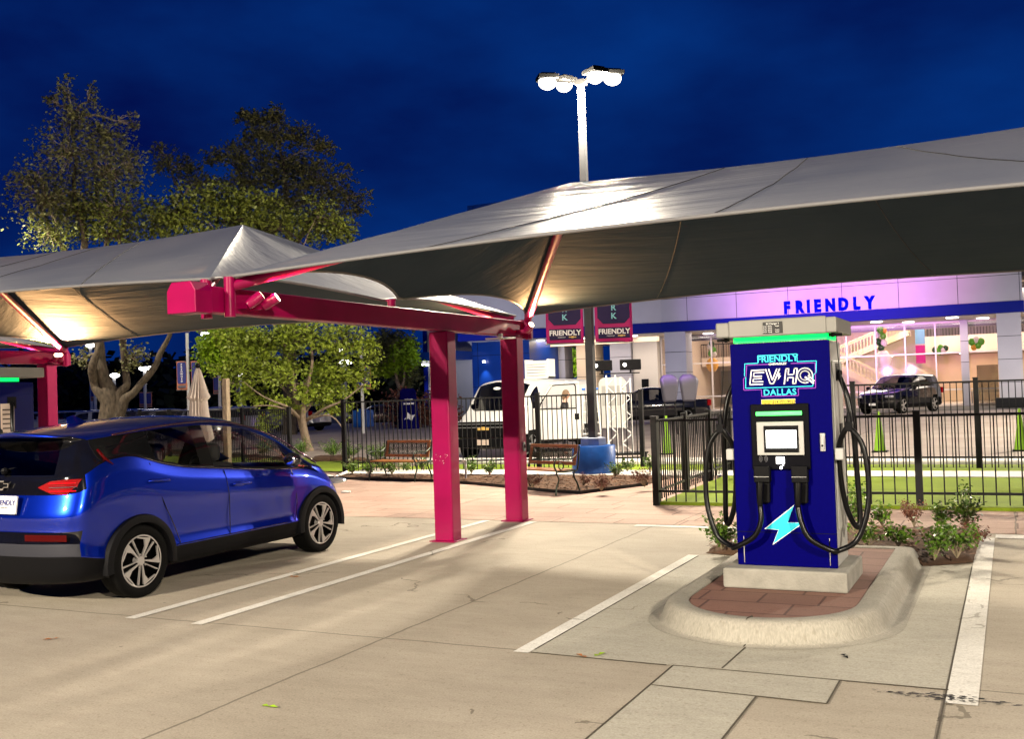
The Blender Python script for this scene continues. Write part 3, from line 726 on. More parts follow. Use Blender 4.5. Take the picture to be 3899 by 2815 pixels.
# ================================================================== vehicles
def lut(tb, y):
    if y <= tb[0][0]: return tb[0][1]
    for (a, b), (c, d) in zip(tb, tb[1:]):
        if y <= c: return b+(d-b)*(y-a)/(c-a)
    return tb[-1][1]
def vehicle(root, S):
    """body shell from stacked plan outlines; y runs from the rear bumper to the nose"""
    L, HW = S['L'], S['hw']; belt, rail, crest = S['belt'], S['rail'], S['crest']
    Ys = S['ys']; mid0, mid1 = S['mid']
    cy = S['cowl']
    lv = []   # level: (width factor, rear y, rear z, front y, front z, side z function, rear corner, front corner)
    sill = S['sill']; base = S['base']
    def zf(fr): return lambda y: sill+(lut(belt,y)-sill)*fr
    fz = S['fz']; fy = S['fy']; rz = S['rz']; ry = S['ry']; wf = S['wf']
    zfun = [lambda y: base+.01, lambda y: base, lambda y: base+.05, lambda y: sill, zf(.13), zf(.36), zf(.62), zf(.85), lambda y: lut(belt,y), lambda y: lut(belt,y)+.012,
            lambda y: .5*(lut(belt,y)+lut(rail,y)), lambda y: lut(rail,y), lambda y: lut(rail,y)+.45*(lut(crest,y)-lut(rail,y)),
            lambda y: lut(rail,y)+.88*(lut(crest,y)-lut(rail,y)), lambda y: lut(crest,y)]
    NR = [0,.25,.5,.74,.9]; n = len(zfun); grid = []
    cr = S.get('cr', .17); cf = S.get('cf', .42)
    for l in range(n):
        hw = HW*wf[l]; yr, yf = ry[l], fy[l]; row = []
        crl = cr if l < 9 else cr*.8; cfl = cf if l < 8 else (.30 if l == 8 else .14)
        def sz(y, base_z, rear):
            t = min(1, max(0, (y-S['rb0'])/(S['rb1']-S['rb0']))); return rear*(1-t)+base_z*t
        for f in NR:
            x = hw*.93*f; y = yr+crl*(f**3.2)*.75; row.append((x, y, sz(y, zfun[l](y), rz[l])))
        ya, yb = yr+crl, yf-cfl
        for k, Y in enumerate(Ys):
            if Y < mid0: y = ya+(Y-Ys[0])/(mid0-Ys[0])*(mid0-ya)
            elif Y > mid1: y = mid1+(Y-mid1)/(Ys[-1]-mid1)*(yb-mid1)
            else: y = Y
            tr = max(0, 1-(y-yr)/1.0); tf = max(0, 1-(yf-y)/1.3)
            if l >= 9: tf = max(0, 1-(cy-y)/2.2)*.6; tr *= 1.1
            w = hw*(1-.055*tr*tr-.11*tf*tf)
            z = sz(y, zfun[l](y), rz[l])
            if l < 9 and y > S['hy']:
                t = (y-S['hy'])/(yf-S['hy']); z = z*(1-t)+fz[l]*t
            row.append((w, y, z))
        wl = row[-1][0]
        for f in NR[::-1]:
            x = wl*(.93 if f > .8 else .97)*f; y = yf-cfl*(f**2.4)*.8
            z = fz[l]+(0 if l < 9 else (0))
            if l >= 9: z = max(fz[l], 0)
            row.append((x, y, z))
        grid.append(row)
    g = MB(); N = len(grid[0]); nr = len(NR); ns = len(Ys)
    for sg in (1,-1):
        vs = [(p[0]*sg, p[1], p[2]) for r in grid for p in r]; fs = []; ms = []
        # close bottom with a centre strip
        for l in range(n-1):
            for k in range(N-1):
                f = (l*N+k, l*N+k+1, (l+1)*N+k+1, (l+1)*N+k); fs.append(f if sg > 0 else f[::-1])
                part = 'r' if k < nr else ('f' if k >= nr+ns-1 else 's'); j = k-nr   # side face j spans Ys[j]..Ys[j+1]
                y = .5*(Ys[max(0,min(ns-1,j))]+Ys[max(0,min(ns-1,j+1))])
                ms.append(S['matf'](l, part, y, k))
        o = len(g.v); g.v += vs
        for f, m_ in zip(fs, ms): g.f.append([i+o for i in f]); g.m.append(m_)
    me = bpy.data.meshes.new('tmp'); me.from_pydata(g.v, [], g.f); me.update(); me.polygons.foreach_set('material_index', g.m)
    bm = bmesh.new(); bm.from_mesh(me)
    cl = bm.edges.layers.float.new('crease_edge'); NV = n*N
    for e in bm.edges:
        a, b = (v.index % NV for v in e.verts)
        if a//N == b//N and a//N in S.get('crease', {}): e[cl] = S['crease'][a//N]
    bmesh.ops.remove_doubles(bm, verts=bm.verts, dist=.002)
    bmesh.ops.dissolve_degenerate(bm, dist=.001, edges=bm.edges)
    bm.to_mesh(me); bm.free()
    for i in range(12): me.materials.append(None)
    o = bpy.data.objects.new('tmp', me); COL.objects.link(o)
    md = o.modifiers.new('s','SUBSURF'); md.levels = S['sub']; md.render_levels = S['sub']
    dg = bpy.context.evaluated_depsgraph_get(); me2 = bpy.data.meshes.new_from_object(o.evaluated_get(dg))
    bpy.data.objects.remove(o)
    wr = S['wr']
    def keepfn(c):
        for ay in S['axles']:
            if abs(c.x) > HW*.55 and math.hypot(c.y-ay, (c.z-wr)*1.0) < wr*1.16: return False
        return c.z > base-.02
    names = S['mats']; out = {}
    for nm in sorted(set(n_ for n_, _ in names)):
        idx = [i for i, (a, b) in enumerate(names) if a == nm]
        bm = bmesh.new(); bm.from_mesh(me2)
        bad = [f for f in bm.faces if f.material_index not in idx or not keepfn(f.calc_center_median())]
        bmesh.ops.delete(bm, geom=bad, context='FACES')
        if not bm.faces: bm.free(); continue
        for f in bm.faces: f.material_index = idx.index(f.material_index); f.smooth = True
        if nm == 'side_window':      # every pane its own part
            todo = set(bm.faces); groups = []
            while todo:
                st = [todo.pop()]; gr = set(st)
                while st:
                    for e_ in st.pop().edges:
                        for f2 in e_.link_faces:
                            if f2 in todo: todo.discard(f2); gr.add(f2); st.append(f2)
                groups.append(gr)
            for gr in groups:
                b2 = bmesh.new(); vm = {}
                for f2 in gr:
                    b2.faces.new([vm.setdefault(v, None) or vm.__setitem__(v, b2.verts.new(v.co)) or vm[v] for v in f2.verts]).material_index = f2.material_index
                for f2 in b2.faces: f2.smooth = True
                m3 = bpy.data.meshes.new(nm); b2.to_mesh(m3); b2.free()
                for i in idx: m3.materials.append(MATS[names[i][1]])
                q = bpy.data.objects.new(nm, m3); COL.objects.link(q); q.parent = root
            bm.free(); continue
        m3 = bpy.data.meshes.new(nm); bm.to_mesh(m3); bm.free()
        for i in idx: m3.materials.append(MATS[names[i][1]])
        q = bpy.data.objects.new(nm, m3); COL.objects.link(q); q.parent = root; out[nm] = q
    # wheels
    for ay in S['axles']:
        for sg in (1,-1):
            wheel(root, sg*(HW-.03), ay, wr, sg, S)
            if S.get('flare'):
                g = MB(); n_ = 30; vs = []
                prof = [(1.045,HW-.16),(1.05,HW-.015),(1.075,HW+.008),(1.16,HW+.010),(1.27,HW+.002),(1.30,HW-.02),(1.30,HW-.06)]
                a0, a1 = S['flare']
                for i in range(n_+1):
                    a = R(a0+(a1-a0)*i/n_)
                    for r_, x in prof: vs.append((sg*x, ay+math.cos(a)*r_*wr, max(.17, wr+math.sin(a)*r_*wr)))
                m_ = len(prof); fs = []
                for i in range(n_):
                    for k in range(m_-1):
                        f = (i*m_+k, (i+1)*m_+k, (i+1)*m_+k+1, i*m_+k+1); fs.append(f if sg < 0 else f[::-1])
                g.add(vs, fs); g.build('arch_trim', S['flare_mat'], root, smooth=50)
            g = MB(); r_ = wr*1.12; vs = []
            for i in range(19):
                a = R(-15+210*i/18)
                for x in (HW-.05, HW-.42): vs.append((sg*x, ay+math.cos(a)*r_, wr+math.sin(a)*r_))
            fs = [(2*i,2*i+1,2*i+3,2*i+2) for i in range(18)]
            o_ = len(vs); vs.append((sg*(HW-.42), ay, wr)); fs += [(o_, 2*i+1, 2*i+3) for i in range(18)]
            g.add(vs, fs); g.build('wheel_well', 'black_metal', root)
    # floor pan and cabin
    g = MB(); g.box(-HW*.72,HW*.72,S['axles'][0]-.3,S['axles'][1]+.3,base+.0,base+.06)
    for ay in S['axles']: g.tube([(-HW+.2,ay,wr),(HW-.2,ay,wr)], .05, 8)
    g.build('underbody', 'black_metal', root)
    return grid
def wheel(root, x, y, r, sg, S):
    w = r*.62; n = 40
    e = bpy.data.objects.new('wheel', None); COL.objects.link(e); e.parent = root; e.location = (x, y, r)
    def P(prof): return [(rr*r, xx*w*sg) for rr, xx in prof]
    g = MB(); prof = [(.70,-1),(.90,-1),(.97,-.93),(1,-.8),(1,-.28),(.985,-.25),(.985,-.22),(1,-.2),(1,.1-.1),(.97,.05),(.93,.09),(.86,.10),(.80,.085),(.74,.05),(.72,.0),(.70,-.05)]
    vs = []
    for rr, xx in prof:
        for k in range(n):
            t = 2*PI*k/n; vs.append((sg*xx*w, math.cos(t)*rr*r, math.sin(t)*rr*r))
    fs = []
    for i in range(len(prof)-1):
        for k in range(n):
            f = (i*n+k, i*n+(k+1)%n, (i+1)*n+(k+1)%n, (i+1)*n+k); fs.append(f if sg > 0 else f[::-1])
    g.add(vs, fs); g.build('tyre', 'rubber', e, smooth=50)
    g = MB()
    def disc(prof, k=0):
        g.k = k; vs = []
        for rr, xx in prof:
            for q in range(n): t = 2*PI*q/n; vs.append((sg*xx*w, math.cos(t)*rr*r, math.sin(t)*rr*r))
        fs = []
        for i in range(len(prof)-1):
            for q in range(n): f = (i*n+q, i*n+(q+1)%n, (i+1)*n+(q+1)%n, (i+1)*n+q); fs.append(f if sg > 0 else f[::-1])
        if prof[-1][0] < .1: fs.append(tuple(len(vs)-n+q for q in range(n)))
        g.add(vs, fs)
    disc([(.725,.01),(.71,.03),(.69,.03),(.675,.0),(.66,-.45),(.55,-.5),(.05,-.5)], 0)
    disc([(.727,.012),(.725,.035),(.70,.042),(.685,.03)], 1)
    disc([(.14,-.3),(.13,-.02),(.11,.02),(.02,.03)], 1)
    def poly(pts, x0, x1, k=1):
        g.k = k; q = [(math.cos(R(a))*rr*r, math.sin(R(a))*rr*r) for rr, a in pts]
        g.prism(q, lambda a, b, d: (d, a, b), sg*x0*w, sg*x1*w)
    sp = S.get('spokes', 'blade')
    for k in range(5):
        a = k*72+S.get('spin', 8)
        if sp == 'blade':
            poly([(.10,a-4),(.40,a-9),(.66,a-9),(.69,a-7),(.69,a+33),(.665,a+34),(.60,a+9),(.42,a+1),(.12,a+12)], -.06, .025)
            poly([(.12,a+36),(.64,a+46),(.67,a+47),(.665,a+49.5),(.11,a+42)], -.08, .015)
            poly([(.10,a-12),(.64,a-16),(.66,a-10),(.10,a+10)], -.18, -.03, 0)
        else:
            poly([(.10,a-22),(.68,a-7),(.69,a+7),(.10,a+22)], -.12, .01)
    g.k = 1
    for k in range(5):
        a = R(k*72+30); g.tube([(sg*(-.02)*w, math.cos(a)*r*.19, math.sin(a)*r*.19),(sg*.035*w, math.cos(a)*r*.19, math.sin(a)*r*.19)], r*.02, 6)
    g.build('rim', ['alloy_dark', S.get('rim','alloy')], e, smooth=35)
def seats(root, ys, hw, z0, zt, m='seat_cloth'):
    for y in ys:
        for x in (-hw, hw):
            g = MB(); g.box(x-.24,x+.24,y-.05,y+.5,z0,z0+.2); g.box(x-.24,x+.24,y-.14,y+.02,z0+.1,zt-.17); g.box(x-.13,x+.13,y-.15,y-.05,zt-.16,zt+.03)
            g.build('seat', m, root, bevel=.05, smooth=40)

# ---- blue hatchback
car = thing('hatchback_car', 'dark blue electric hatchback parked beside the painted bay stripes', 'car', (-7.98,6.10,0))
def hmat(l, part, y, k):
    if part == 'r':
        return {0:2,1:2,2:2,3:6,4:1,5:0,6:0,7:1,8:1}.get(l, 4 if l < 11 and k < 3 else (1 if l < 12 else 0)) if l < 11 or k < 9 else 0
    if part == 'f':
        if l < 4: return 2
        if l < 8: return 0
        if l == 8: return 0
        return 5 if l >= 11 else 1
    if l < 3: return 2
    if l < 8: return 0
    if l == 8: return 0 if y > 3.55 else 1
    if l in (9,10):
        if y < 1.05: return 1
        if y < 1.68: return 3
        if y < 1.78: return 1
        if y < 3.15: return 7
        return 1
    if l == 11: return 0
    return 5 if y > 2.62 else 0
HS = dict(L=4.32, hw=.885, belt=[(.3,1.20),(.45,1.285),(.80,1.305),(.97,1.225),(1.36,1.14),(2.13,1.06),(2.79,1.0),(3.40,.975),(3.8,.90),(4.1,.79),(4.3,.70)],
    rail=[(.3,1.43),(.62,1.455),(1.2,1.505),(1.9,1.525),(2.4,1.47),(2.95,1.315),(3.27,1.165),(3.6,1.005),(3.8,.97)],
    crest=[(.2,1.52),(.5,1.555),(1.06,1.60),(1.5,1.628),(2.0,1.628),(2.5,1.59),(2.8,1.535),(3.2,1.36),(3.6,1.10),(3.8,1.01)],
    ys=[.36,.50,.66,.82,1.05,1.36,1.68,1.78,2.12,2.45,2.8,3.15,3.4,3.6,3.85], mid=(1.05,2.12), cowl=3.78, sill=.40, base=.19,
    rb0=.16, rb1=.42, hy=3.3,
    wf=[0,.82,.95,.985,.962,.975,1.0,.985,.950,.930,.855,.745,.66,.36,0],
    ry=[.15,.13,.05,.0,.0,.035,.02,.075,.09,.115,.20,.315,.19,.165,.16],
    rz=[.20,.20,.27,.47,.575,.665,.80,.985,1.13,1.15,1.30,1.445,1.475,1.515,1.53],
    fy=[4.1,4.18,4.25,4.30,4.31,4.32,4.30,4.25,4.12,3.78,3.76,3.74,3.76,3.78,3.79],
    fz=[.20,.19,.24,.36,.44,.52,.60,.69,.79,.985,.99,1.0,1.005,1.015,1.02],
    matf=hmat, mats=[('body','car_blue'),('body','gloss_black'),('body','cladding'),('side_window','tinted_glass'),('rear_window','rear_glass'),('windscreen','clear_glass'),('body','dark_grey_plastic'),('side_window','clear_glass')],
    crease={7:.55,6:.35,3:.8,4:.3,9:.6,11:.5}, sub=3, axles=(.82,3.51), wr=.325, flare=(-9,189), flare_mat='cladding', spin=-4)
vehicle(car, HS)
seats(car, (1.55,2.35), .38, .45, 1.28)
g = MB(); g.box(-.72,.72,2.95,3.4,.5,.84); g.box(-.74,.74,.5,1.0,.4,.98); g.tube([(-.2-.17,2.95,1.0)]+[(-.37+.17*math.cos(R(a)),2.93,.98+.17*math.sin(R(a))) for a in range(0,361,30)], .015, 6)
g.build('dashboard', 'seat_cloth', car, bevel=.05)
# lamp clusters follow the plan outline of the tail
def tailpath(z, off):
    pts = [(.44,.095),(.56,.115),(.68,.155),(.76,.215),(.81,.31),(.833,.45),(.845,.60),(.85,.76)]
    return [(x+off*(.15+.85*(i/7)), y-off*(1-(i/7))) for i, (x, y) in enumerate(pts)]
for sg in (1,-1):
    g = MB(); N = 8; a = tailpath(0,.012); b = tailpath(0,-.05)
    zt = [1.055,1.105,1.115,1.118,1.11,1.095,1.075,1.05]; zb = [1.05,1.0,.985,.985,.995,1.005,1.02,1.04]
    vs = [(sg*a[i][0],a[i][1],zb[i]) for i in range(N)]+[(sg*a[i][0],a[i][1],zt[i]) for i in range(N)]+[(sg*b[i][0],b[i][1],zb[i]) for i in range(N)]+[(sg*b[i][0],b[i][1],zt[i]) for i in range(N)]
    fs = []
    for i in range(N-1):
        fs += [(i,i+1,N+i+1,N+i),(N+i,N+i+1,3*N+i+1,3*N+i),(2*N+i,i,i+1,2*N+i+1)[::-1]]
    g.add(vs, fs); tl = g.build('taillight', 'red_lamp', car, smooth=50)
    g = MB()
    for dz, m_ in ((-.032,0),(.004,1),(.036,0)):
        g.k = m_; g.tube([(sg*(x+.004),y-.016,1.050+dz) for x, y in [(p[0],p[1]) for p in tailpath(0,.012)][1:4]], .0035 if m_ else .0055, 5)
    g.build('light_strip', ['red_glow','chrome'], tl)
    g = MB(); g.tube([(sg*.885*1.0, .50,1.22),(sg*.845,.44,1.28),(sg*.80,.40,1.36)], [.004,.014,.012], 8); g.build('side_marker', 'dark_red_lamp', car, smooth=180)
    g = MB(); g.add([(sg*.35,.012,.60),(sg*.78,.075,.60),(sg*.78,.075,.655),(sg*.35,.012,.655)], [(0,1,2,3) if sg>0 else (3,2,1,0)]); g.build('rear_reflector', 'dark_red_lamp', car)
    # mirror
    g = MB(); c = (sg*.985,2.86,1.09); g.ball(c, .11, 14, (1.0,.55,.72)); g.k = 1; g.beam((sg*.86,2.92,1.03),(sg*.96,2.88,1.05),.05,.03)
    mi = g.build('door_mirror', ['black_paint','black_plastic'], car, smooth=60)
    g = MB(); g.ball((c[0]-sg*.0,c[1]-.052,c[2]), .08, 12, (1,.12,.68)); g.build('mirror_glass', 'chrome', mi, smooth=60)
    for hy, hz, hx in ((1.04,1.035,.868),(2.16,.905,.880)):
        g = MB(); g.ball((sg*hx,hy-.02,hz-.005), .06, 12, (.16,1.5,.42)); 
        g.tube(spline([(sg*(hx+.006),hy-.13,hz),(sg*(hx+.034),hy-.08,hz+.006),(sg*(hx+.036),hy+.08,hz-.004),(sg*(hx+.006),hy+.13,hz-.012)],5), .012, 8)
        g.build('door_handle', 'car_blue', car, smooth=60)
    # front lamp
    g = MB(); g.ball((sg*.70,4.02,.76), .13, 12, (1.1,1.2,.28)); g.build('headlight', 'lens_clear', car, smooth=60)
    # door seams
    def seam(pts):
        g = MB(); g.tube([(sg*p[0],p[1],p[2]) for p in spline(pts,5)], .0045, 5, cap=False); g.build('door_seam', 'gloss_black', car)
    seam([(.866,1.99,.41),(.879,1.975,.60),(.884,1.97,.78),(.874,1.95,.95),(.853,1.93,1.06)])
    seam([(.866,3.03,.41),(.874,3.06,.60),(.872,3.05,.80),(.858,2.98,.99)])
    seam([(.868,1.30,.42),(.879,1.20,.62),(.881,1.10,.80),(.868,1.02,1.0),(.849,.95,1.2)])
    seam([(.872,1.25,.41),(.870,2.9,.41)])
    g = MB(); g.tube([(sg*x,y,z) for x,y,z in spline([(.745,.62,1.475),(.72,1.2,1.528),(.69,1.9,1.548),(.675,2.4,1.492),(.68,2.95,1.335),(.70,3.3,1.17),(.725,3.62,1.0)],6)], .010, 6); g.build('roof_trim', 'car_trim', car, smooth=180)
g = MB(); g.box(-.165+.0,.165,-.0,.014,.84,.995); g.tube([(0,-.001,.80),(0,-.001,.81)],.001,4)
pl = g.build('number_plate', 'white_paint', car, bevel=.004, loc=(.10,.045,0), rot=(R(-8),0,0)); pl.location = (.10,-.125,0.0)
text('FRIENDLY', .060, 'facade_blue', pl, (.02,-.004,.935), ext=.0006, bold=.0008)
text('214 920 1900'.replace('214 920 1900','CHEVROLET'), .017, 'black_sticker', pl, (.02,-.004,.893), ext=.0005)
g = MB(); g.box(-.14,-.115,-.004,-.001,.895,.955); g.build('plate_emblem','red_lamp',pl)
def bowtie(parent, c, w, h, m='chrome', m2='black_plastic', rx=0, axis='y'):
    a, b, s = w/2, h/2, h*.35
    pts = [(-a,-b*.45),(-a*.42,-b*.45),(-a*.42-s*.15,-b),(a*.30,-b),(a*.42,-b*.45),(a*.92,-b*.45),(a,b*.45),(a*.42,b*.45),(a*.42+s*.15,b),(-a*.30,b),(-a*.42,b*.45),(-a*.92,b*.45)]
    g = MB(); g.prism(pts, lambda p,q,d: (c[0]+p, c[1]+d, c[2]+q), -.004, .006); o = g.build('emblem', m, parent)
    g = MB(); g.prism([(p*.84,q*.66) for p,q in pts], lambda p,q,d: (c[0]+p, c[1]+d, c[2]+q), -.007, -.004); g.build('emblem_centre', m2, o)
bowtie(car, (0,.058,1.07), .22, .085)
g = MB(); g.beam((-.02,.15,1.20),(.33,.20,1.235),.02,.02); g.ball((-.02,.12,1.19),.035,8); g.build('rear_wiper','black_plastic',car)
g = MB(); pf = [(0,0),(.06,.062),(.10,.07),(.24,.0)]
g.add([(0,-.02,-.02),(.028,.05,-.02),(.03,.12,-.02),(0,.27,-.02),(-.03,.12,-.02),(-.028,.05,-.02),(0,-.03+.0,.055),(0,.05,.078)], [(0,1,7,6),(1,2,7),(2,3,7),(3,4,7),(4,5,7),(5,0,6,7),(0,5,4,3,2,1)])
g.build('roof_antenna', 'car_blue', car, smooth=60, loc=(0,.80,1.585), bevel=.004)
g = MB(); g.tube([(.0,.06,.27),(.0+.0,.03,.27)],.0001,3); g.beam((-.32,.035,.43),(.12,.03,.43),.02,.025); g.build('bumper_trim','chrome',car)

# main lamp post by the fence
P0 = Vector((-7.7,19.6,0))
post = thing('lamp_post', 'tall grey lamp post with four lit heads on a blue drum base', 'lamp post', P0)
g = MB(); g.lathe([(.44,0),(.445,.02),(.44,.60),(.43,.612),(.01,.615)], n=32); g.build('drum_base','drum_blue',post,smooth=40)
g = MB(); g.lathe([(.27,.615),(.27,.76),(.25,.775),(.01,.776)], n=8); g.build('base_cap','drum_cap',post)
g = MB(); g.box(-.08,.08,-.08,.08,.77,4.0); g.add([(-.08,-.08,4),(.08,-.08,4),(.08,.08,4),(-.08,.08,4),(-.06,-.06,8.02),(.06,-.06,8.02),(.06,.06,8.02),(-.06,.06,8.02)],[(0,1,5,4),(1,2,6,5),(2,3,7,6),(3,0,4,7),(4,5,6,7)])
g.build('pole','pole_grey',post,bevel=.01)
g = MB(); g.box(-.10,.10,-.10,.10,8.0,8.1); g.build('pole_cap','lamp_housing',post)
vx = Vector((math.cos(YAW),-math.sin(YAW),0))   # picture-wise sideways on the ground
HD = []
for dx, dy, dz in ((-.60,-.10,.02),(-.26,.35,.22),(.58,.12,.26),(.22,-.38,.0)):
    d = rt*dx+Vector((fw.x,fw.y,0)).normalized()*dy; d.z = 0; h = Vector((d.x,d.y,8.06+dz*.5))
    g = MB(); g.beam((0,0,8.05), h, .05, .05); g.build('arm','lamp_housing',post)
    g = MB(); a = math.atan2(d.y,d.x); g.box(-.12,.30,-.19,.19,.03,.11); g.box(-.06,.24,-.13,.13,.11,.15); hd = g.build('lamp_head','lamp_housing',post,bevel=.01,loc=h,rot=(0,0,a))
    g = MB(); g.ball((.09,0,-.03),.17,16,(1.1,.95,.85)); g.build('lens','lamp_glow',hd,smooth=180)
    HD.append(P0+h)
LC = (1,.87,.67)
for h in HD: lamp('POINT','lamp_light', h-Vector((0,0,.24)), 1650, LC, .12)
# ================================================================== helpers for placing
def ad(dx, dy, depth):
    """point seen at a spot of the photograph, at a given depth along the view"""
    return Vector((0,0,CH))+(fw+rt*((dx*K-SW/2)/F)-up*((dy*K-SH/2)/F))*depth
def gp(sx, sy, z=0):
    d = fw+rt*((sx-SW/2)/F)-up*((sy-SH/2)/F); return Vector((0,0,CH))+d*((z-CH)/d.z)
# ================================================================== fences
def fence(label, pts, h, top, low, step, foot=.06, post=.045, cap=True, group=None):
    root = thing('metal_fence', label, 'fence', (*pts[0],0)); O = (*pts[0],0)
    if group: root['group'] = group
    for i, p in enumerate(pts):
        g = MB(); g.box(p[0]-post,p[0]+post,p[1]-post,p[1]+post,0,h); g.box(p[0]-post-.006,p[0]+post+.006,p[1]-post-.006,p[1]+post+.006,h,h+.02)
        g.build('post','black_metal',root,off=O,bevel=.004)
    for p, q in zip(pts, pts[1:]):
        p, q = Vector((*p,0)), Vector((*q,0)); d = q-p; l = d.length; n_ = int(l/step); g = MB()
        for z in (top, low): g.beam(p+Vector((0,0,z)), q+Vector((0,0,z)), .028, .034)
        for i in range(1, n_): c = p+d*(i/n_); g.beam(c+Vector((0,0,foot)), c+Vector((0,0,top)), .017, .017, upv=(0,1,0))
        g.build('picket_panel','black_metal',root,off=O)
    return root
def along(p, q, n_): return [(p[0]+(q[0]-p[0])*i/n_, p[1]+(q[1]-p[1])*i/n_) for i in range(n_+1)]
fence('tall black picket fence behind the benches and lamp post', along((-13.84,19.64),(-7.2,21.2),3), 1.70, 1.64, .25, .108)
fence('tall black picket fence across the far lawn strip', along((-7.2,21.2),(6,20.8),6)[1:], 1.72, 1.66, .25, .108)
fence('low black picket fence in front of the lawn', [(-4.78,14.64),(-3.0,14.68),(-1.16,14.77),(.7,14.83),(2.6,14.9),(4.5,15)], 1.30, 1.25, .21, .148)
fence('low black picket fence running back from the lawn corner', [(-4.80,14.75),(-4.9,16.6),(-5.0,18.5),(-5.1,20.4)], 1.29, 1.24, .2, .13)
fence('black picket fence behind the hatchback and small tree', along((-13.84,19.7),(-30,28),6)[1:], 1.55, 1.5, .25, .12)

# ================================================================== benches
def bench(loc, rz, label):
    t = thing('park_bench', label, 'bench', loc, rz, 'slatted wooden benches with iron ends')
    w = .60
    g = MB()
    for i in range(4): g.box(-w,w,-.02+.105*i,.065+.105*i,.395,.42)
    g.build('seat','brown_wood',t,bevel=.006)
    g = MB(); B = lambda x,z,d: (x,.44+(z-.42)*.22+d,z)
    def bar(x0,x1,z0,z1): g.prism([(x0,z0),(x1,z0),(x1,z1),(x0,z1)], B, -.012, .014)
    bar(-w+.02,w-.02,.76,.815); bar(-w+.02,w-.02,.47,.525); bar(-w+.02,-w+.085,.526,.759); bar(w-.085,w-.02,.526,.759)
    g.build('backrest','brown_wood',t,bevel=.005)
    g = MB()
    n_ = 22
    for i in range(n_):
        for dx in (1,-1):
            x = -w+.09+(2*w-.18)*i/(n_-1); pts = [B(min(w-.085,max(-w+.085,x+dx*.055*math.sin(PI*2*k/8))), .526+.233*k/8, 0) for k in range(9)]
            g.tube(pts, .0055, 4, cap=False)
    g.build('lattice','bench_iron',t)
    for s in (-1,1):
        x = s*(w+.005); g = MB()
        g.tube(spline([(x,-.06,0),(x,-.04,.12),(x,.02,.26),(x,-.03,.38),(x,.1,.385),(x,.36,.385),(x,.47,.42),(x,.53,.80)],5), .015, 6)
        g.build('side_frame','bench_iron',t,smooth=60)
        g = MB(); g.tube(spline([(x,.52,0),(x,.46,.16),(x,.38,.30),(x,.40,.385)],5), .015, 6); g.build('leg','bench_iron',t,smooth=60)
        g = MB(); g.tube(spline([(x,-.02,.39),(x,-.08,.50),(x,-.02,.60),(x,.15,.605),(x,.32,.59),(x,.47,.66)],5), .014, 6)
        g.tube([(x,.08+.055*math.cos(R(a)),.48+.055*math.sin(R(a))) for a in range(0,361,30)], .009, 5); g.build('armrest','bench_iron',t,smooth=60)
    return t
bench((-11.45,17.93,0), R(-7.7), 'wooden bench with iron ends, nearer the hatchback')
bench((-7.40,15.98,0), R(-22), 'wooden bench with iron ends beside the blue lamp drum')

# ================================================================== plants
def leaves(g, centres, n_, spread, size, r=rnd, flat=1, asp=.5):
    for _ in range(n_):
        c = centres[int(r.random()*len(centres))]
        p = Vector((c[0]+r.gauss(0,spread), c[1]+r.gauss(0,spread), c[2]+r.gauss(0,spread*flat)))
        a = r.uniform(0,2*PI); b = r.uniform(-.9,.9); s = size*r.uniform(.6,1.35)
        d = Vector((math.cos(a)*math.cos(b), math.sin(a)*math.cos(b), math.sin(b)))*s
        w = d.cross(Vector((r.uniform(-1,1),r.uniform(-1,1),r.uniform(-1,1)))).normalized()*s*asp
        m_ = p+d*.5; g.add([p, m_+w*.5, p+d, m_-w*.5], [(0,1,2,3)])
def shrub(x, y, z, h, w, m, label, seed, dens=1):
    r = random.Random(seed); t = thing('shrub', label, 'shrub', (x,y,z), 0, 'young shrubs in the mulch beds')
    g = MB(); tips = []
    for i in range(int(9+w*12)):
        a = r.uniform(0,2*PI); k = r.uniform(.2,1); e = Vector((math.cos(a)*w*.5*k, math.sin(a)*w*.5*k, h*r.uniform(.55,1.0)*(1-.25*k)))
        mid = e*.5+Vector((0,0,h*.06)); g.tube([(0,0,0),mid,e],[.006,.004,.002],4,cap=False)
        tips += [e, e*.8, e*.62, mid]+([mid*.7+e*.1] if m != 'leaf_rust' else [])
    g.build('stems','twig',t)
    g = MB(); leaves(g, tips, int((330 if m != 'leaf_rust' else 800)*dens*(h*w/.12)**.6), h*.06, .046 if m != 'leaf_rust' else .026, r)
    g.build('foliage',m,t)
    return t
q = lambda x, y: (1250+x*.4582, 1150+y*.4582)
z2 = lambda x, y: (1900+x*.5191, 1100+y*.5191)
z7 = lambda x, y: (3200+x*.3082, 1850+y*.3082)
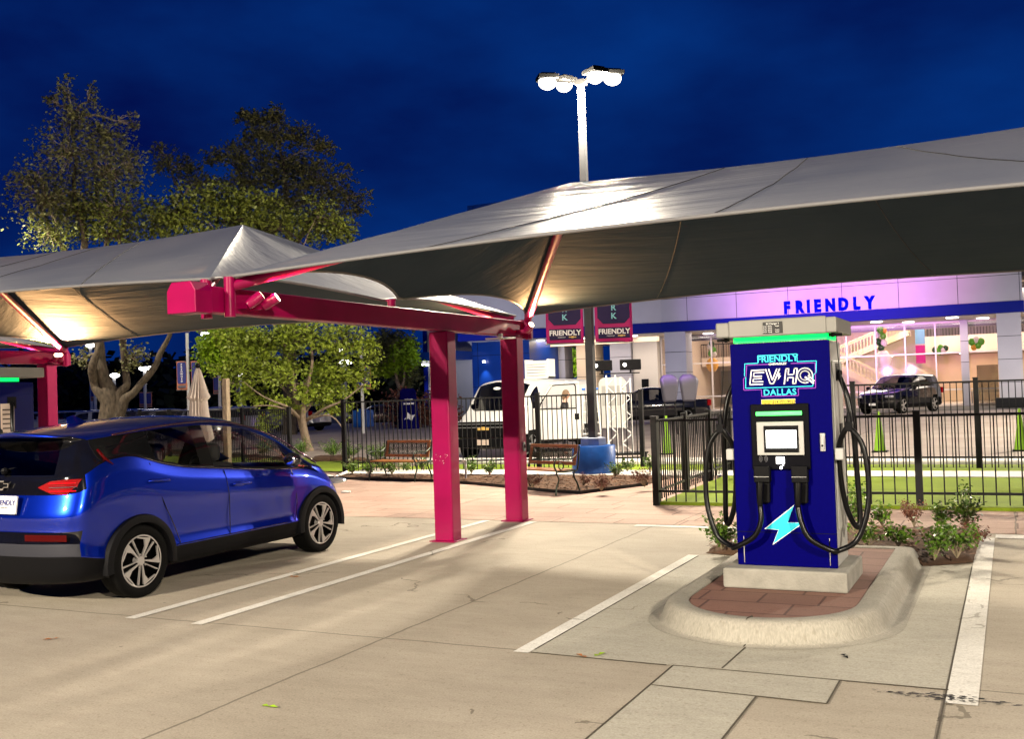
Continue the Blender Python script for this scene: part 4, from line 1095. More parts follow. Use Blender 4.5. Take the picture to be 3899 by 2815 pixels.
SHR = [
 (q(200,1425),.34,.40,'leaf_shrub','leafy shrub at the foot of the tall fence corner post'),
 (q(340,1440),.36,.42,'leaf_shrub','leafy shrub under the near end of the bench by the hatchback'),
 (q(530,1432),.38,.40,'leaf_shrub','leafy shrub seen under the middle of the bench by the hatchback'),
 (q(650,1400),.28,.34,'leaf_shrub','small shrub under the seat of the bench by the hatchback, nearer its post end'),
 (q(790,1395),.32,.36,'leaf_shrub','shrub half behind the thick pink post beside the bench'),
 (q(440,1400),.24,.3,'leaf_shrub','small low shrub behind the bench by the hatchback'),
 (q(1190,1425),.42,.34,'leaf_shrub','upright shrub behind the white path light'),
 (q(1340,1440),.34,.36,'leaf_shrub','rounded shrub between the twin pink posts'),
 (z2(850,1375),.32,.44,'leaf_shrub','wide green shrub next to the blue drum of the lamp post'),
 (z2(940,1335),.28,.36,'leaf_shrub','green shrub by the fence, a step past the blue drum'),
 (z2(1110,1345),.40,.30,'leaf_shrub','green shrub where the two black fences meet'),
 (z2(750,1480),.30,.50,'leaf_rust','rust brown shrub in front of the blue drum'),
 (z2(1070,1450),.36,.46,'leaf_rust','rust brown shrub beside the low fence corner'),
 (z2(245,1455),.26,.40,'leaf_rust','rust brown shrub under the bench beside the blue drum'),
 (z2(620,1440),.22,.36,'leaf_rust','low rust brown shrub between bench end and blue drum'),
 (z7(520,492),.30,.28,'leaf_shrub','small upright shrub at the back of the bed, nearest the charger hose'),
 (z7(910,495),.36,.34,'leaf_rust','bare twiggy shrub in the middle of the back row by the charger'),
 (z7(1250,500),.32,.30,'leaf_shrub','small dark shrub at the back row, third from the charger'),
 (z7(1530,560),.52,.42,'leaf_shrub','tallest bright shrub at the outer back corner of the bed'),
 (z7(350,742),.30,.36,'leaf_shrub','round shrub just behind the hose loop of the main charger'),
 (z7(715,742),.27,.34,'leaf_shrub','small spreading shrub behind the island kerb end'),
 (z7(1160,905),.42,.46,'leaf_shrub','bushy shrub at the front of the bed beside the kerb'),
 (z7(1440,880),.44,.42,'leaf_shrub','bushy shrub at the front corner of the bed by the white line'),
 (z7(1630,760),.30,.34,'leaf_rust','brown dry shrub spilling onto the white line'),
 (z7(150,560),.62,.40,'leaf_shrub','tall shrub close behind the main charger cabinet'),
]
for i, ((sx,sy),h,w,m,lab) in enumerate(SHR):
    p = gp(sx,sy,.09); shrub(p.x,p.y,.08,h,w,m,lab,100+i)
p = gp(1950+930*.8593, 2000+112*.8593,.05); shrub(p.x,p.y,.06,.42,.46,'leaf_shrub','leafy shrub at the hose side of the island, by the painted line',77,1.4)
for i,(x,y,lab) in enumerate(((-16.0,22.9,'green shrub in the mulch beyond the fence corner post'),(-17.3,23.9,'green shrub in the mulch near the small tree trunk'),(-18.6,24.2,'green shrub seen through the front window of the hatchback'),(-14.9,22.6,'rounded green shrub just past the fence corner'),(-20.3,24.6,'tall green shrub seen through the front window of the hatchback'))):
    shrub(x,y,.05,.62,.7,'leaf_shrub',lab,300+i,1.4)
# ---- trees
def tree(label, depth, base, stems, blobs, lm, size, seed, trunk_r, per=9, dense=1, bark='bark', spread=.30, group=None, nest=3):
    r = random.Random(seed); b = Vector(base); t = thing('tree', label, 'tree', b)
    if group: t['group'] = group
    s = depth/2281.0; g = MB(); nodes = []
    for st in stems:
        pts = [ad(x,y,depth+dd) if not isinstance(x, str) else b for x,y,dd,_ in st]; pts[0] = b if st[0][3] == 'b' else pts[0]
        rr = [trunk_r*(w if not isinstance(w,str) else 1)*1.0 for *_,w in st]
        sp = spline(pts,5); m_ = len(sp); rs = []
        for i in range(m_):
            u = i/(m_-1)*(len(rr)-1); k = min(int(u),len(rr)-2); rs.append((rr[k]*(1-(u-k))+rr[k+1]*(u-k))*(1+.10*noise.noise(sp[i]*3)))
        sp = [p+Vector((noise.noise(p*1.3+Vector((9,0,0))),noise.noise(p*1.3),0))*trunk_r*.5 if 0<i<m_-1 else p for i, p in enumerate(sp)]
        g.tube(sp, rs, 9); nodes += sp[m_//3:]
    g.build('trunk', bark, t, smooth=60, off=b)
    lf = [MB() for _ in lm]; tw = MB(); 
    for bi, (x,y,rx,ry,n_,mi) in enumerate(blobs):
        c = ad(x,y,depth+r.uniform(-.6,.6)*rx*s); cs = []
        nc = max(8, int(n_/18))
        for _ in range(nc):
            u = Vector((r.gauss(0,1),r.gauss(0,1),r.gauss(0,1))).normalized()*(r.random()**.45)
            h = Vector((rt.x,rt.y,0)).normalized(); k = Vector((fw.x,fw.y,0)).normalized()
            cs.append(c+h*(u.x*rx*s)+k*(u.y*rx*s*.9)+Vector((0,0,u.z*ry*s)))
        nd = min(nodes, key=lambda p: (p-c).length)
        hub = nd.lerp(c,.75); tw.tube(spline([nd, nd.lerp(c,.4)+Vector((0,0,.15)), hub],3), [trunk_r*.22,trunk_r*.15,trunk_r*.13,trunk_r*.12,trunk_r*.11,trunk_r*.1,trunk_r*.09], 5, cap=False)
        for p in cs:
            if r.random() < .9: m2 = hub.lerp(p,.5)+Vector((r.uniform(-.1,.1),r.uniform(-.1,.1),r.uniform(-.02,.12))); tw.tube([hub.lerp(p,.1),m2,p],[.018*depth/35,.011*depth/35,.005*depth/35],4,cap=False)
        leaves(lf[mi], cs, int(n_*dense), spread*min(rx,ry)*s*.85, size, r, .8, .55)
    tw.build('branches', 'twig' if bark=='bark' else 'bark', t, off=b)
    for m_, l in zip(lm, lf):
        if l.v: l.build('crown', m_, t, off=b)
    return t
# big many-stemmed tree on the hatchback side
b1 = ad(238,912,36); b1.z = 0
tree('big tree with several bare crooked stems, the tallest against the sky', 36, b1,
  [[(238,905,0,'b'),(245,880,0,.8),(230,840,0,.62),(222,780,0,.5),(212,720,0,.42),(190,600,0,.40),(170,430,0,.22),(160,260,0,.08)],
   [(238,905,0,'b'),(235,890,0,.7),(212,850,0,.45),(216,800,-.5,.36),(222,740,-.5,.3),(230,600,0,.22),(250,400,0,.08)],
   [(238,905,0,'b'),(258,885,0,.55),(283,850,0,.36),(270,800,0,.36),(264,745,0,.32),(262,600,0,.24),(280,420,0,.08)],
   [(238,905,0,'b'),(264,900,0,.55),(300,868,0,.36),(335,825,0,.34),(362,775,0,.26),(374,735,0,.22)],
   [(190,600,0,.3),(120,520,0,.18),(80,420,0,.06)],[(262,600,0,.2),(220,480,1,.15),(200,300,1,.05)]],
  [(110,440,80,80,1500,0),(70,400,45,50,500,0),(150,340,75,70,1300,0),(165,255,50,45,600,0),(148,195,18,32,160,0),(205,215,14,28,120,0),(120,225,16,22,100,0),(240,300,50,45,700,0),(290,270,16,20,90,0),(235,380,70,70,1300,0),(180,470,110,55,2200,1),(110,520,60,35,700,1),(260,470,70,60,1300,1),(290,360,30,60,400,0),(250,520,90,30,900,1),(75,760,45,10,170,1),(300,790,35,40,260,0),(180,795,25,26,120,0)],
  ['leaf_dark','leaf_mid'], .125, 1, .36, spread=.36, dense=1.15, per=1)
# tall dark tree further back
b2 = ad(640,905,52); b2.z = 0
tree('tall dark spreading tree standing behind the lit one', 52, b2,
  [[(640,905,0,'b'),(640,700,0,.8),(642,560,0,.6),(636,470,0,.4),(630,380,0,.22),(610,270,0,.06)],[(642,560,0,.5),(700,470,0,.25),(740,420,0,.08)],[(642,600,0,.5),(560,480,0,.25),(530,380,0,.08)],[(642,640,0,.5),(440,500,0,.2),(370,350,0,.06)]],
  [(560,262,42,16,420,0),(610,258,26,22,300,0),(590,300,55,30,700,0),(660,300,45,28,460,0),(715,320,32,20,260,0),(540,350,60,32,700,0),(640,370,80,40,1100,0),(560,400,80,36,900,0),(700,400,80,40,900,0),(770,440,45,36,420,0),(800,465,22,12,100,0),(440,400,50,36,520,0),(365,345,26,40,260,0),(405,370,32,28,260,0),(640,450,110,50,1300,0),(740,490,60,40,500,0),(480,345,30,20,180,0)],
  ['leaf_dark'], .19, 2, .40, spread=.36, dense=1.5)
# lit small tree by the walk: forks low, loose crown reaching above the canopy
b3 = Vector((-21.34,28.3,0))
tree('small low-forking tree with loose lit leaves behind the hatchback', 35, b3,
  [[(668,990,0,'b'),(666,935,0,.9),(655,880,0,.6),(640,800,0,.42),(600,700,0,.3),(520,560,0,.18),(430,460,0,.06)],
   [(668,990,0,'b'),(672,930,-.4,.7),(680,860,-.6,.45),(690,780,-.6,.3),(660,600,0,.2),(700,480,0,.06)],
   [(672,935,0,.5),(640,905,-1,.32),(590,880,-1.3,.18),(540,845,-1.3,.07)],[(672,935,0,.5),(720,905,-1,.3),(770,880,-1.2,.18),(815,845,-1.2,.07)],
   [(668,920,0,.45),(715,860,1,.3),(760,790,1,.16),(800,740,1,.05)],[(665,900,0,.45),(610,840,1,.3),(560,790,1,.16),(520,740,1,.05)],
   [(675,930,0,.4),(730,920,-1.5,.2),(758,950,-1.6,.1)],[(668,925,0,.4),(610,900,-1.8,.2),(560,900,-2,.08)]],
  [(400,470,80,50,1500,0),(340,490,50,40,700,0),(470,440,50,36,600,0),(520,480,80,46,1300,0),(600,500,80,46,1200,0),(560,440,60,26,500,0),(700,490,70,46,1100,0),(760,510,36,34,400,0),(450,540,90,26,900,0),
   (590,755,90,40,1300,1),(680,750,90,40,1300,1),(770,760,58,46,900,1),(820,775,22,34,220,1),(540,820,60,46,800,1),(620,820,60,40,700,1),(740,830,60,40,800,1),(560,880,44,28,340,1),(620,905,44,24,300,1),(740,890,56,28,420,1),(800,830,34,40,360,1),(680,880,60,24,300,1),(510,760,40,40,420,1),(575,940,26,26,150,1)],
  ['leaf_mid','leaf_bright'], .145, 3, .145, bark='bark_light', spread=.34, dense=1.3)
b4 = ad(500,950,46); b4.z = 0
tree('dense bright green tree crown peeping past the lit small tree', 46, b4, [[(500,930,0,'b'),(500,850,0,.6),(500,780,0,.3)]],
  [(492,758,46,30,2200,0),(470,790,30,34,1200,0),(520,790,40,30,1400,0),(550,760,40,24,1000,0),(720,850,34,34,1500,0)], ['leaf_vivid'], .19, 4, .2, spread=.42)
b5 = Vector((-37.4,59.7,0))
tree('street tree with a pale slim trunk left of the blue tower'.replace('left of','beside'), 70, b5,
  [[(880,920,0,'b'),(886,875,0,.7),(880,845,0,.5),(868,810,0,.25)],[(886,870,0,.5),(896,830,0,.3),(895,790,0,.1)]],
  [(890,795,32,26,1500,1),(850,815,34,18,900,1),(905,770,20,18,500,1),(830,800,36,26,900,0),(870,760,50,30,1400,0),(905,830,22,30,700,0)], ['leaf_dark','leaf_vivid'], .30, 5, .26, bark='bark_light', spread=.42)
b6 = ad(1185,900,98); b6.z = 0
tree('bright leafy tree seen through the open corner under the showroom roof', 98, b6, [[(1185,890,0,'b'),(1185,830,0,.6),(1185,790,0,.3)]],
  [(1170,800,30,26,1900,0),(1205,790,30,20,1400,0),(1150,815,20,26,900,0),(1270,805,26,28,1800,0),(1225,815,28,20,1000,0)], ['leaf_vivid'], .42, 6, .3, spread=.42)
lamp('SPOT','tree_fill', ad(1200,700,84), 9000, (.95,1,.8), .3, ad(1200,830,98), 130, .5)  # added spot without a fixture, brightens the tree at the showroom corner
# far belt of dark trees
g = MB(); r = random.Random(5)
for i in range(150):
    x = -60+i*6.9+r.uniform(-3,3); h = r.uniform(3.0,6.5)+2.5*noise.noise((i*.13,0,0))
    c = ad(x,890,140+r.uniform(-15,15)); c.z = h*.45
    leaves(g, [c+Vector((r.uniform(-3,3),r.uniform(-3,3),r.uniform(-1,h*.5))) for _ in range(8)], 170, 1.5, 1.5, r, .8, .8)
tag(g.build('far_woods','night_tree'), kind='stuff')
# ================================================================== white van, its open doors, the person
van = thing('panel_van', 'white panel van behind the fence with its doors open', 'van', (-12.2,29.15,0), PI)
def vmat(l, part, y, k):
    if part == 'r': return 1 if l < 3 else 0
    if part == 'f':
        if l < 4: return 2
        if l < 7: return 1
        return 3 if l >= 11 else 0
    if l < 3: return 1
    if l < 9: return 0
    if l in (9,10): return 2 if (4.15 < y < 5.0) else 0
    if l == 11: return 0
    return 3 if y > 4.42 else 0
VS = dict(L=5.7, hw=1.0, belt=[(0,1.28),(4.2,1.28),(4.9,1.25),(5.4,1.16),(5.7,1.08)], rail=[(0,1.98),(4.0,1.98),(4.3,1.93),(4.7,1.6),(5.1,1.30)], crest=[(0,2.10),(4.1,2.12),(4.4,2.06),(4.8,1.66),(5.1,1.33)],
    ys=[.2,.6,1.0,1.6,2.4,3.2,3.9,4.2,4.5,4.7,4.9,5.1,5.3], mid=(1.0,4.2), cowl=5.0, sill=.48, base=.30, rb0=.0, rb1=.01, hy=4.9,
    wf=[0,.9,.97,.99,1,1,.995,.985,.97,.955,.915,.86,.80,.45,0], ry=[.12,.06,.0,.0,.02,.02,.02,.02,.02,.02,.03,.05,.06,.07,.08], rz=[.3,.3,.35,.48,.6,.8,1.0,1.15,1.28,1.29,1.6,1.97,2.03,2.08,2.10],
    fy=[5.5,5.6,5.66,5.70,5.70,5.69,5.67,5.62,5.5,5.08,5.05,5.03,5.05,5.07,5.09], fz=[.3,.3,.36,.50,.62,.75,.90,1.0,1.08,1.26,1.27,1.28,1.29,1.30,1.31],
    matf=vmat, mats=[('body','van_white'),('body','black_plastic'),('body','black_paint'),('windscreen','light_glass')], sub=1, axles=(1.1,4.85), wr=.37, spokes='plain', rim='galvanised', cr=.08, cf=.25)
vehicle(van, VS)
g = MB(); g.box(-.80,.80,5.69,5.73,.62,1.02); g.build('grille','black_plastic',van,bevel=.02)
g = MB(); g.box(-.95,.95,5.66,5.78,.36,.58); g.build('bumper','black_plastic',van,bevel=.03)
g = MB()
for z in (.86,.95): g.box(-.74,.74,5.73,5.742,z,z+.018)
g.build('grille_bar','galvanised',van)
for s in (-1,1):
    g = MB(); g.box(min(s*.70,s*.93),max(s*.70,s*.93),5.60,5.725,.86,1.03); g.build('headlight','lens_clear',van,bevel=.02)
    g = MB(); g.box(min(s*.86,s*.955),max(s*.86,s*.955),5.58,5.72,.70,.82); g.build('turn_signal','orange_lamp',van,bevel=.01)
g = MB(); g.prism([(-.16,-.03),(.16,-.03),(.16,.03),(.05,.03),(.05,.055),(-.05,.055),(-.05,.03),(-.16,.03)], lambda a,b,d:(a,d,.83+b), 5.732,5.745); g.build('emblem','gold',van)
g = MB(); g.box(-.17,.17,5.781,5.79,.42,.56); g.build('number_plate','label_tan',van)
g = MB(); g.ball((.1,5.10-.42,1.86),.07,8,(1.6,.2,.6)); g.build('windscreen_sticker','white_sticker',van)
seats(van,(3.7,),.42,.7,1.55)
# heading is turned: local +x is world -x, so the driver's side facing us is local -x
g = MB(); g.box(-.05,0,0,1.15,.48,1.27); g.box(-.045,-.005,.02,.16,1.27,1.42); g.box(-.045,-.005,1.03,1.15,1.27,1.98); 
g.beam((-.025,.05,1.40),(-.025,.42,1.90),.045,.08,upv=(1,0,0)); g.beam((-.025,.38,1.93),(-.025,1.12,1.95),.045,.09,upv=(1,0,0))
d1 = g.build('front_door','van_white',van,bevel=.008); d1.location = (-1.0,4.62,0); d1.rotation_euler = (0,0,R(180-62))
g = MB(); wl = [(.07,1.28),(.12,1.42),(.42,1.88),(.55,1.90),(1.02,1.91),(1.05,1.85),(1.05,1.28),(.07,1.28)]
for sx in (-.052,.002):
    for a_, b_ in zip(wl, wl[1:]): g.beam((sx,a_[0],a_[1]),(sx,b_[0],b_[1]),.03,.012,upv=(1,0,0))
g.build('window_seal','black_plastic',d1)
g = MB(); g.box(-.055,-.05,1.02,1.10,.98,1.12); g.box(-.02+.02,.006,1.0,1.12,.98,1.14); g.build('door_handle','black_plastic',d1,bevel=.01)
g = MB(); g.beam((-.03,.10,1.27),(-.28,.08,1.36),.04,.04); g.box(-.40,-.14,.05,.14,1.24,1.52); g.build('door_mirror','black_plastic',d1,bevel=.03)
g = MB(); g.prism([(0,.58),(.86,.58),(.86,1.95),(.80,2.05),(.70,2.1),(.15,2.1),(.06,2.04),(0,1.95)], lambda a,b,d:(-a,d,b), 0,.05)
d2 = g.build('rear_door','van_white',van,bevel=.012,smooth=40); d2.location = (-1.0,.02,0); d2.rotation_euler = (0,0,R(4))
g = MB(); g.box(-.78,-.10,.051,.056,1.25,1.85); g.build('door_panel','cabinet_white',d2,bevel=.01)
for z in (1.0,1.3):
    g = MB(); g.box(-1.004,-.994,1.2,4.0,z,z+.006); g.build('body_crease','galvanised',van)
g = MB(); g.box(-.37,.37,-.25,.25,0,.06); 
for i in range(5): g.box(-.30,.30,-.27,-.25,.10+.08*i,.15+.08*i)
g.box(-.33,.33,-.24,.24,.06,.52); g.box(-.37,-.33,-.26,.26,.0,.56); g.box(.33,.37,-.26,.26,.0,.56)
o = g.build('roof_crate','white_paint',bevel=.008,loc=(-12.35,27.4,2.12)); tag(o,'white slatted crate standing on the van roof','crate')

def skin_body(root, J, E_, m, name='body', sub=2):
    me = bpy.data.meshes.new(name); me.from_pydata([j[0] for j in J], E_, []); me.update()
    o = bpy.data.objects.new(name, me); COL.objects.link(o)
    o.modifiers.new('skin','SKIN'); 
    for i, j in enumerate(J): me.skin_vertices[0].data[i].radius = (j[1], j[2] if len(j) > 2 else j[1])
    me.skin_vertices[0].data[0].use_root = True
    s = o.modifiers.new('sub','SUBSURF'); s.levels = s.render_levels = sub
    me.materials.append(MATS[m]); o.parent = root
    return o
def person(loc, rz, label):
    t = thing('person', label, 'person', loc, rz)
    J = [((0,0,.95),.14,.10),((0,0,1.12),.125,.095),((0,.02,1.32),.155,.10),((0,.03,1.43),.10,.075),((0,.05,1.50),.052),((0,.07,1.56),.055),
         ((.10,0,.88),.085),((.11,.02,.50),.058),((.11,-.01,.10),.040),((.11,.10,.045),.035),((-.10,0,.88),.085),((-.12,.0,.50),.058),((-.13,-.05,.10),.040),((-.13,.06,.045),.035),
         ((.19,.03,1.38),.055),((.30,.12,1.16),.042),((.42,.30,1.13),.032),((.47,.38,1.135),.028,.018),
         ((-.19,.03,1.38),.055),((-.27,.06,1.12),.042),((-.20,.26,1.02),.032),((-.16,.33,1.02),.028,.018)]
    E_ = [(0,1),(1,2),(2,3),(3,4),(4,5),(0,6),(6,7),(7,8),(8,9),(0,10),(10,11),(11,12),(12,13),(2,14),(14,15),(15,16),(16,17),(2,18),(18,19),(19,20),(20,21)]
    skin_body(t,J,E_,'skin')
    def shell(idx, ed, m, nm, k=1.12, sub=2):
        Jn = [(J[i][0], J[i][1]*k+.008, (J[i][2] if len(J[i])>2 else J[i][1])*k+.008) for i in idx]; mp_ = {a:b for b,a in enumerate(idx)}
        skin_body(t,Jn,[(mp_[a],mp_[b]) for a,b in ed],m,nm,sub)
    shell([0,1,2,3,14,15,18,19],[(0,1),(1,2),(2,3),(2,14),(14,15),(2,18),(18,19)],'shirt_black','shirt')
    shell([0,6,7,8,10,11,12],[(0,6),(6,7),(7,8),(0,10),(10,11),(11,12)],'trousers','trousers')
    g = MB(); g.ball((0,.085,1.635),.092,16,(.84,1.0,1.22)); g.ball((0,.18,1.625),.016,8,(1,1,1.4)); 
    for s in (-1,1): g.ball((s*.078,.08,1.63),.02,8,(.5,1,1.4))
    hd = g.build('head','skin',t,smooth=180)
    g = MB()
    for s in (-1,1): g.ball((s*.03,.168,1.650),.010,8)
    g.k = 1; g.ball((0,.172,1.585),.017,8,(1.3,.4,.35)); g.build('face',['black_plastic','skin'],hd,smooth=180)
    g = MB(); g.ball((0,.065,1.66),.104,16,(.9,1.0,1.12)); g.ball((0,.01,1.60),.085,12,(1.0,.7,1.5)); g.build('hair','hair',t,smooth=180)
    for sx, c in ((1,Vector((.47,.38,1.135))),(-1,Vector((-.16,.33,1.02)))):
        g = MB(); d = Vector((.6*sx if sx>0 else .3,.8,0)).normalized(); w = Vector((d.y,-d.x,0))
        for i, l in enumerate((.062,.072,.068,.055)):
            p = c+w*((i-1.5)*.019)+d*.03; g.tube([p,p+d*l*.5+Vector((0,0,-.004)),p+d*l+Vector((0,0,-.02))],[.0085,.008,.006],6)
        p = c-w*.03; g.tube([p,p+d*.035-w*.012],[.010,.007],6); g.build('fingers','skin',t,smooth=60)
    return t
person((-10.85,25.55,0.0), R(-75), 'person in a dark shirt leaning at the open van door')
# step ladder
lad = thing('step_ladder','white step ladder with blue top beside the open van','ladder',(-10.1,25.6,0),R(22))
for s in (-1,1):
    g = MB(); g.beam((s*.28,-.30,0),(s*.17,0,1.75),.03,.06); g.build('rail','white_paint',lad)
    g = MB(); g.beam((s*.30,.42,0),(s*.17,.04,1.70),.025,.03); g.build('rear_leg','white_paint',lad)
    g = MB(); g.box(s*.17-.05,s*.17+.05,-.06,.08,1.74,1.80); g.build('top_cap','barrel_blue',lad,bevel=.01)
for i in range(5):
    z = .28+.29*i; w = .27-.11*z/1.75; g = MB(); g.box(-w,w,-.31+.175*z-.04,-.31+.175*z+.05,z,z+.03); g.build('step','white_paint',lad)
# lighting truss
tr = thing('lighting_truss','white lattice truss tower with two black stage lights on top','lighting tower',(-9.45,25.9,0),R(20))
for k, (x0, w, h) in enumerate(((-.27,.24,2.12),(.10,.26,2.02))):
    g = MB()
    for x in (x0,x0+w):
        for y in (-.12,.12): g.tube([(x,y,.03),(x,y,h)],.024,6)
    n_ = 8
    for i in range(n_):
        a, b = .06+(h-.1)*i/n_, .06+(h-.1)*(i+1)/n_
        for y in (-.12,.12): g.tube([(x0 if i%2 else x0+w,y,a),(x0+w if i%2 else x0,y,b)],.012,4)
        for x in (x0,x0+w): g.tube([(x,-.12 if i%2 else .12,a),(x,.12 if i%2 else -.12,b)],.012,4)
    g.build('truss_column','white_paint',tr)
g = MB(); g.box(-.42,.55,-.38,.38,0,.05); g.build('base_plate','black_metal',tr)
g = MB(); g.tube([(-.45,0,2.16),(.62,0,2.16)],.02,6); g.build('cross_bar','black_metal',tr)
for x in (-.38,.38):
    g = MB(); g.box(x-.28,x+.28,-.10,.14,2.24,2.52); g.beam((x,0,2.15),(x,0,2.25),.05,.05); h = g.build('stage_light','black_plastic',tr,bevel=.015)
    g = MB(); g.ball((x-.15,-.115,2.38),.05,10,(1,.4,1)); g.build('lens','small_white_glow',h,smooth=180)

# ================================================================== other cars
def smat(glass=(1.2,3.3)):
    def f(l, part, y, k):
        if part == 'r': return 1 if l < 4 else (3 if 8 < l < 11 else 0)
        if part == 'f':
            if l < 4: return 1
            if 4 <= l < 7 and k is not None: return 1 if l == 5 else 0
            return 4 if l >= 11 else 0
        if l < 3: return 1
        if l in (9,10): return 2 if glass[0] < y < glass[1] and not (2.28 < y < 2.4) else 0
        return 4 if (l > 11 and y > glass[1]-.55) else 0
    return f
def suv_spec(paint, glass='tinted_glass', pick=False, low=False):
    L = 5.0 if not pick else 5.7; sc = L/5.0; H = 1.0 if not low else .86
    S = dict(L=L, hw=.98, belt=[(0,1.14*H),(2*sc,1.13*H),(3.4*sc,1.08*H),(4.3*sc,1.06*H),(4.8*sc,.98*H),(5*sc,.90*H)],
      rail=[(0,1.64*H),(.4,1.68*H),(2*sc,1.70*H),(2.9*sc,1.62*H),(3.3*sc,1.42*H),(3.8*sc,1.12*H)], crest=[(0,1.70*H),(.5,1.77*H),(2.4*sc,1.80*H),(2.95*sc,1.72*H),(3.4*sc,1.46*H),(3.9*sc,1.16*H)],
      ys=[.4,.7,1.0,1.2,1.8,2.3*sc,2.4*sc,2.9*sc,3.2*sc,3.4*sc,3.7*sc,4.0*sc,4.4*sc], mid=(1.0,2.4*sc), cowl=3.9*sc, sill=.45*H, base=.24, rb0=.1,rb1=.4, hy=3.9*sc,
      wf=[0,.88,.96,.985,.985,1,.995,.985,.96,.94,.87,.78,.70,.40,0], ry=[.15,.1,.02,.0,.0,.02,.04,.06,.08,.10,.16,.26,.22,.2,.2], rz=[.25,.25,.3,.45*H,.55*H,.7*H,.9*H,1.05*H,1.14*H,1.16*H,1.4*H,1.62*H,1.68*H,1.70*H,1.71*H],
      fy=[4.8*sc,4.9*sc,4.96*sc,5*sc,5*sc,5*sc,4.99*sc,4.95*sc,4.82*sc,3.98*sc,3.95*sc,3.93*sc,3.95*sc,3.97*sc,3.98*sc], fz=[.25,.25,.30,.40*H,.52*H,.62*H,.74*H,.84*H,.93*H,1.10*H,1.11*H,1.12*H,1.13*H,1.14*H,1.15*H],
      matf=smat((1.0 if not pick else 2.2, 3.5*sc)), mats=[('body',paint),('body','black_plastic'),('side_window',glass),('rear_window','rear_glass'),('windscreen',glass)], sub=1, axles=(1.05*sc,4.0*sc), wr=.37*(1 if not low else .9), spokes='plain', rim='alloy' if not pick else 'galvanised', cf=.25)
    if pick:
        S['rail'] = [(0,1.16),(1.95,1.16),(2.05,1.6),(2.3,1.72),(3.2,1.70),(3.6,1.56),(4.3,1.14)]; S['crest'] = [(0,1.165),(1.95,1.165),(2.05,1.64),(2.3,1.80),(3.2,1.80),(3.6,1.64),(4.4,1.16)]
        S['ys'] = [.4,.7,1.0,1.4,1.9,2.05,2.3,2.9,3.2,3.6,3.9,4.3,4.8]; S['mid'] = (1.0,3.2); S['rz'] = [.25,.25,.3,.45,.55,.7,.9,1.05,1.14,1.145,1.15,1.155,1.158,1.16,1.162]; S['ry'] = [.15,.1,.02,.0,.0,.02,.03,.03,.03,.04,.05,.06,.07,.08,.09]
    return S
def fit_car(root, S, plate=True, drl=True):
    L = S['L']
    for s in (-1,1):
        g = MB(); g.box(min(s*.58,s*.90),max(s*.58,s*.90),L-.22,L-.015,.74,.84); g.build('headlight','lens_clear',root,bevel=.02)
        g = MB(); g.box(min(s*.80,s*.95),max(s*.80,s*.95),.06,.24,.85,1.12); g.build('taillight','red_lamp',root,bevel=.02)
        g = MB(); g.ball((s*1.10,L*.66,1.14),.12,10,(1,.6,.8)); g.build('door_mirror','black_plastic',root,smooth=60)
    g = MB()
    for i in range(5): g.box(-.52,.52,L-.008,L+.012,.50+.055*i,.52+.055*i)
    g.build('grille','chrome',root)
    if plate: g = MB(); g.box(-.16,.16,L+.013,L+.02,.40,.50); g.build('number_plate','white_sticker',root)
suv = thing('sport_utility_vehicle','black polished sport utility vehicle parked outside the showroom glass','car',(-4.3,61.2,0),R(158),scale=1.16)
S_ = suv_spec('black_paint'); vehicle(suv,S_); fit_car(suv,S_); seats(suv,(2.0,2.9),.4,.6,1.35)
pk = thing('pickup_truck','black pickup truck behind the fence and the wrapped seats','pickup truck',(-13.0,48.5,0),R(112))
S_ = suv_spec('black_paint',pick=True); vehicle(pk,S_); fit_car(pk,S_,False); seats(pk,(2.6,),.4,.7,1.4)
for i,(dx,dy,lab,rz_) in enumerate(((1322,0,'plastic wrapped cushion nearer the truck bonnet',8),(1412,0,'plastic wrapped cushion with a bright top, nearer the charger',-6))):
    c = ad(1524 if i else 1481, 845, 38); root = thing('wrapped_seat','silver '+lab,'wrapped cushion',(c.x,c.y,0),math.atan2(rt.y,rt.x)+R(rz_),'silver wrapped cushions in front of the pickup')
    g = MB(); g.prism([(-.24,1.2),(.24,1.2),(.37,1.95),(.30,2.12),(.08,2.22),(-.2,2.2),(-.35,2.08)], lambda a,b,d:(a,d,b), -.12,.12); g.build('cushion','silver_cloth',root,bevel=.08,smooth=50)
    g = MB(); g.tube([(-.25,0,0),(-.2,0,1.22)],.03,8); g.tube([(.25,0,0),(.2,0,1.22)],.03,8); g.build('stand','black_metal',root)
fs_ = thing('parked_car','dark brown hatchback parked beyond the fence beside a blue barrel','car',(-33.2,54.4,0),R(128),scale=.84)
S_ = suv_spec('brown_paint','tinted_glass',low=True); vehicle(fs_,S_); fit_car(fs_,S_,False)
f2 = thing('parked_car','black car parked nose to tail with the brown hatchback','car',(-37.6,50.9,0),R(125),scale=.84)
S_ = suv_spec('black_paint','tinted_glass',low=True); vehicle(f2,S_); fit_car(f2,S_,False)
proto = thing('parked_car','silver car in the far lot beside the closed umbrella','car',(0,0,0)); S_ = suv_spec('silver_paint','tinted_glass',low=True); vehicle(proto,S_); fit_car(proto,S_,False)
LABS = ['silver car in the far lot beside the closed umbrella','silver car in the far lot seen between tree fork and umbrella','silver car in the far lot just past the tree fork','silver car in the far lot under the paired banners','silver car in the far lot below the single far banner','silver car in the far lot next to the pink post by the charger','silver car in the far lot behind the low branches of the lit tree','silver car in the far lot half behind the lit tree trunk']
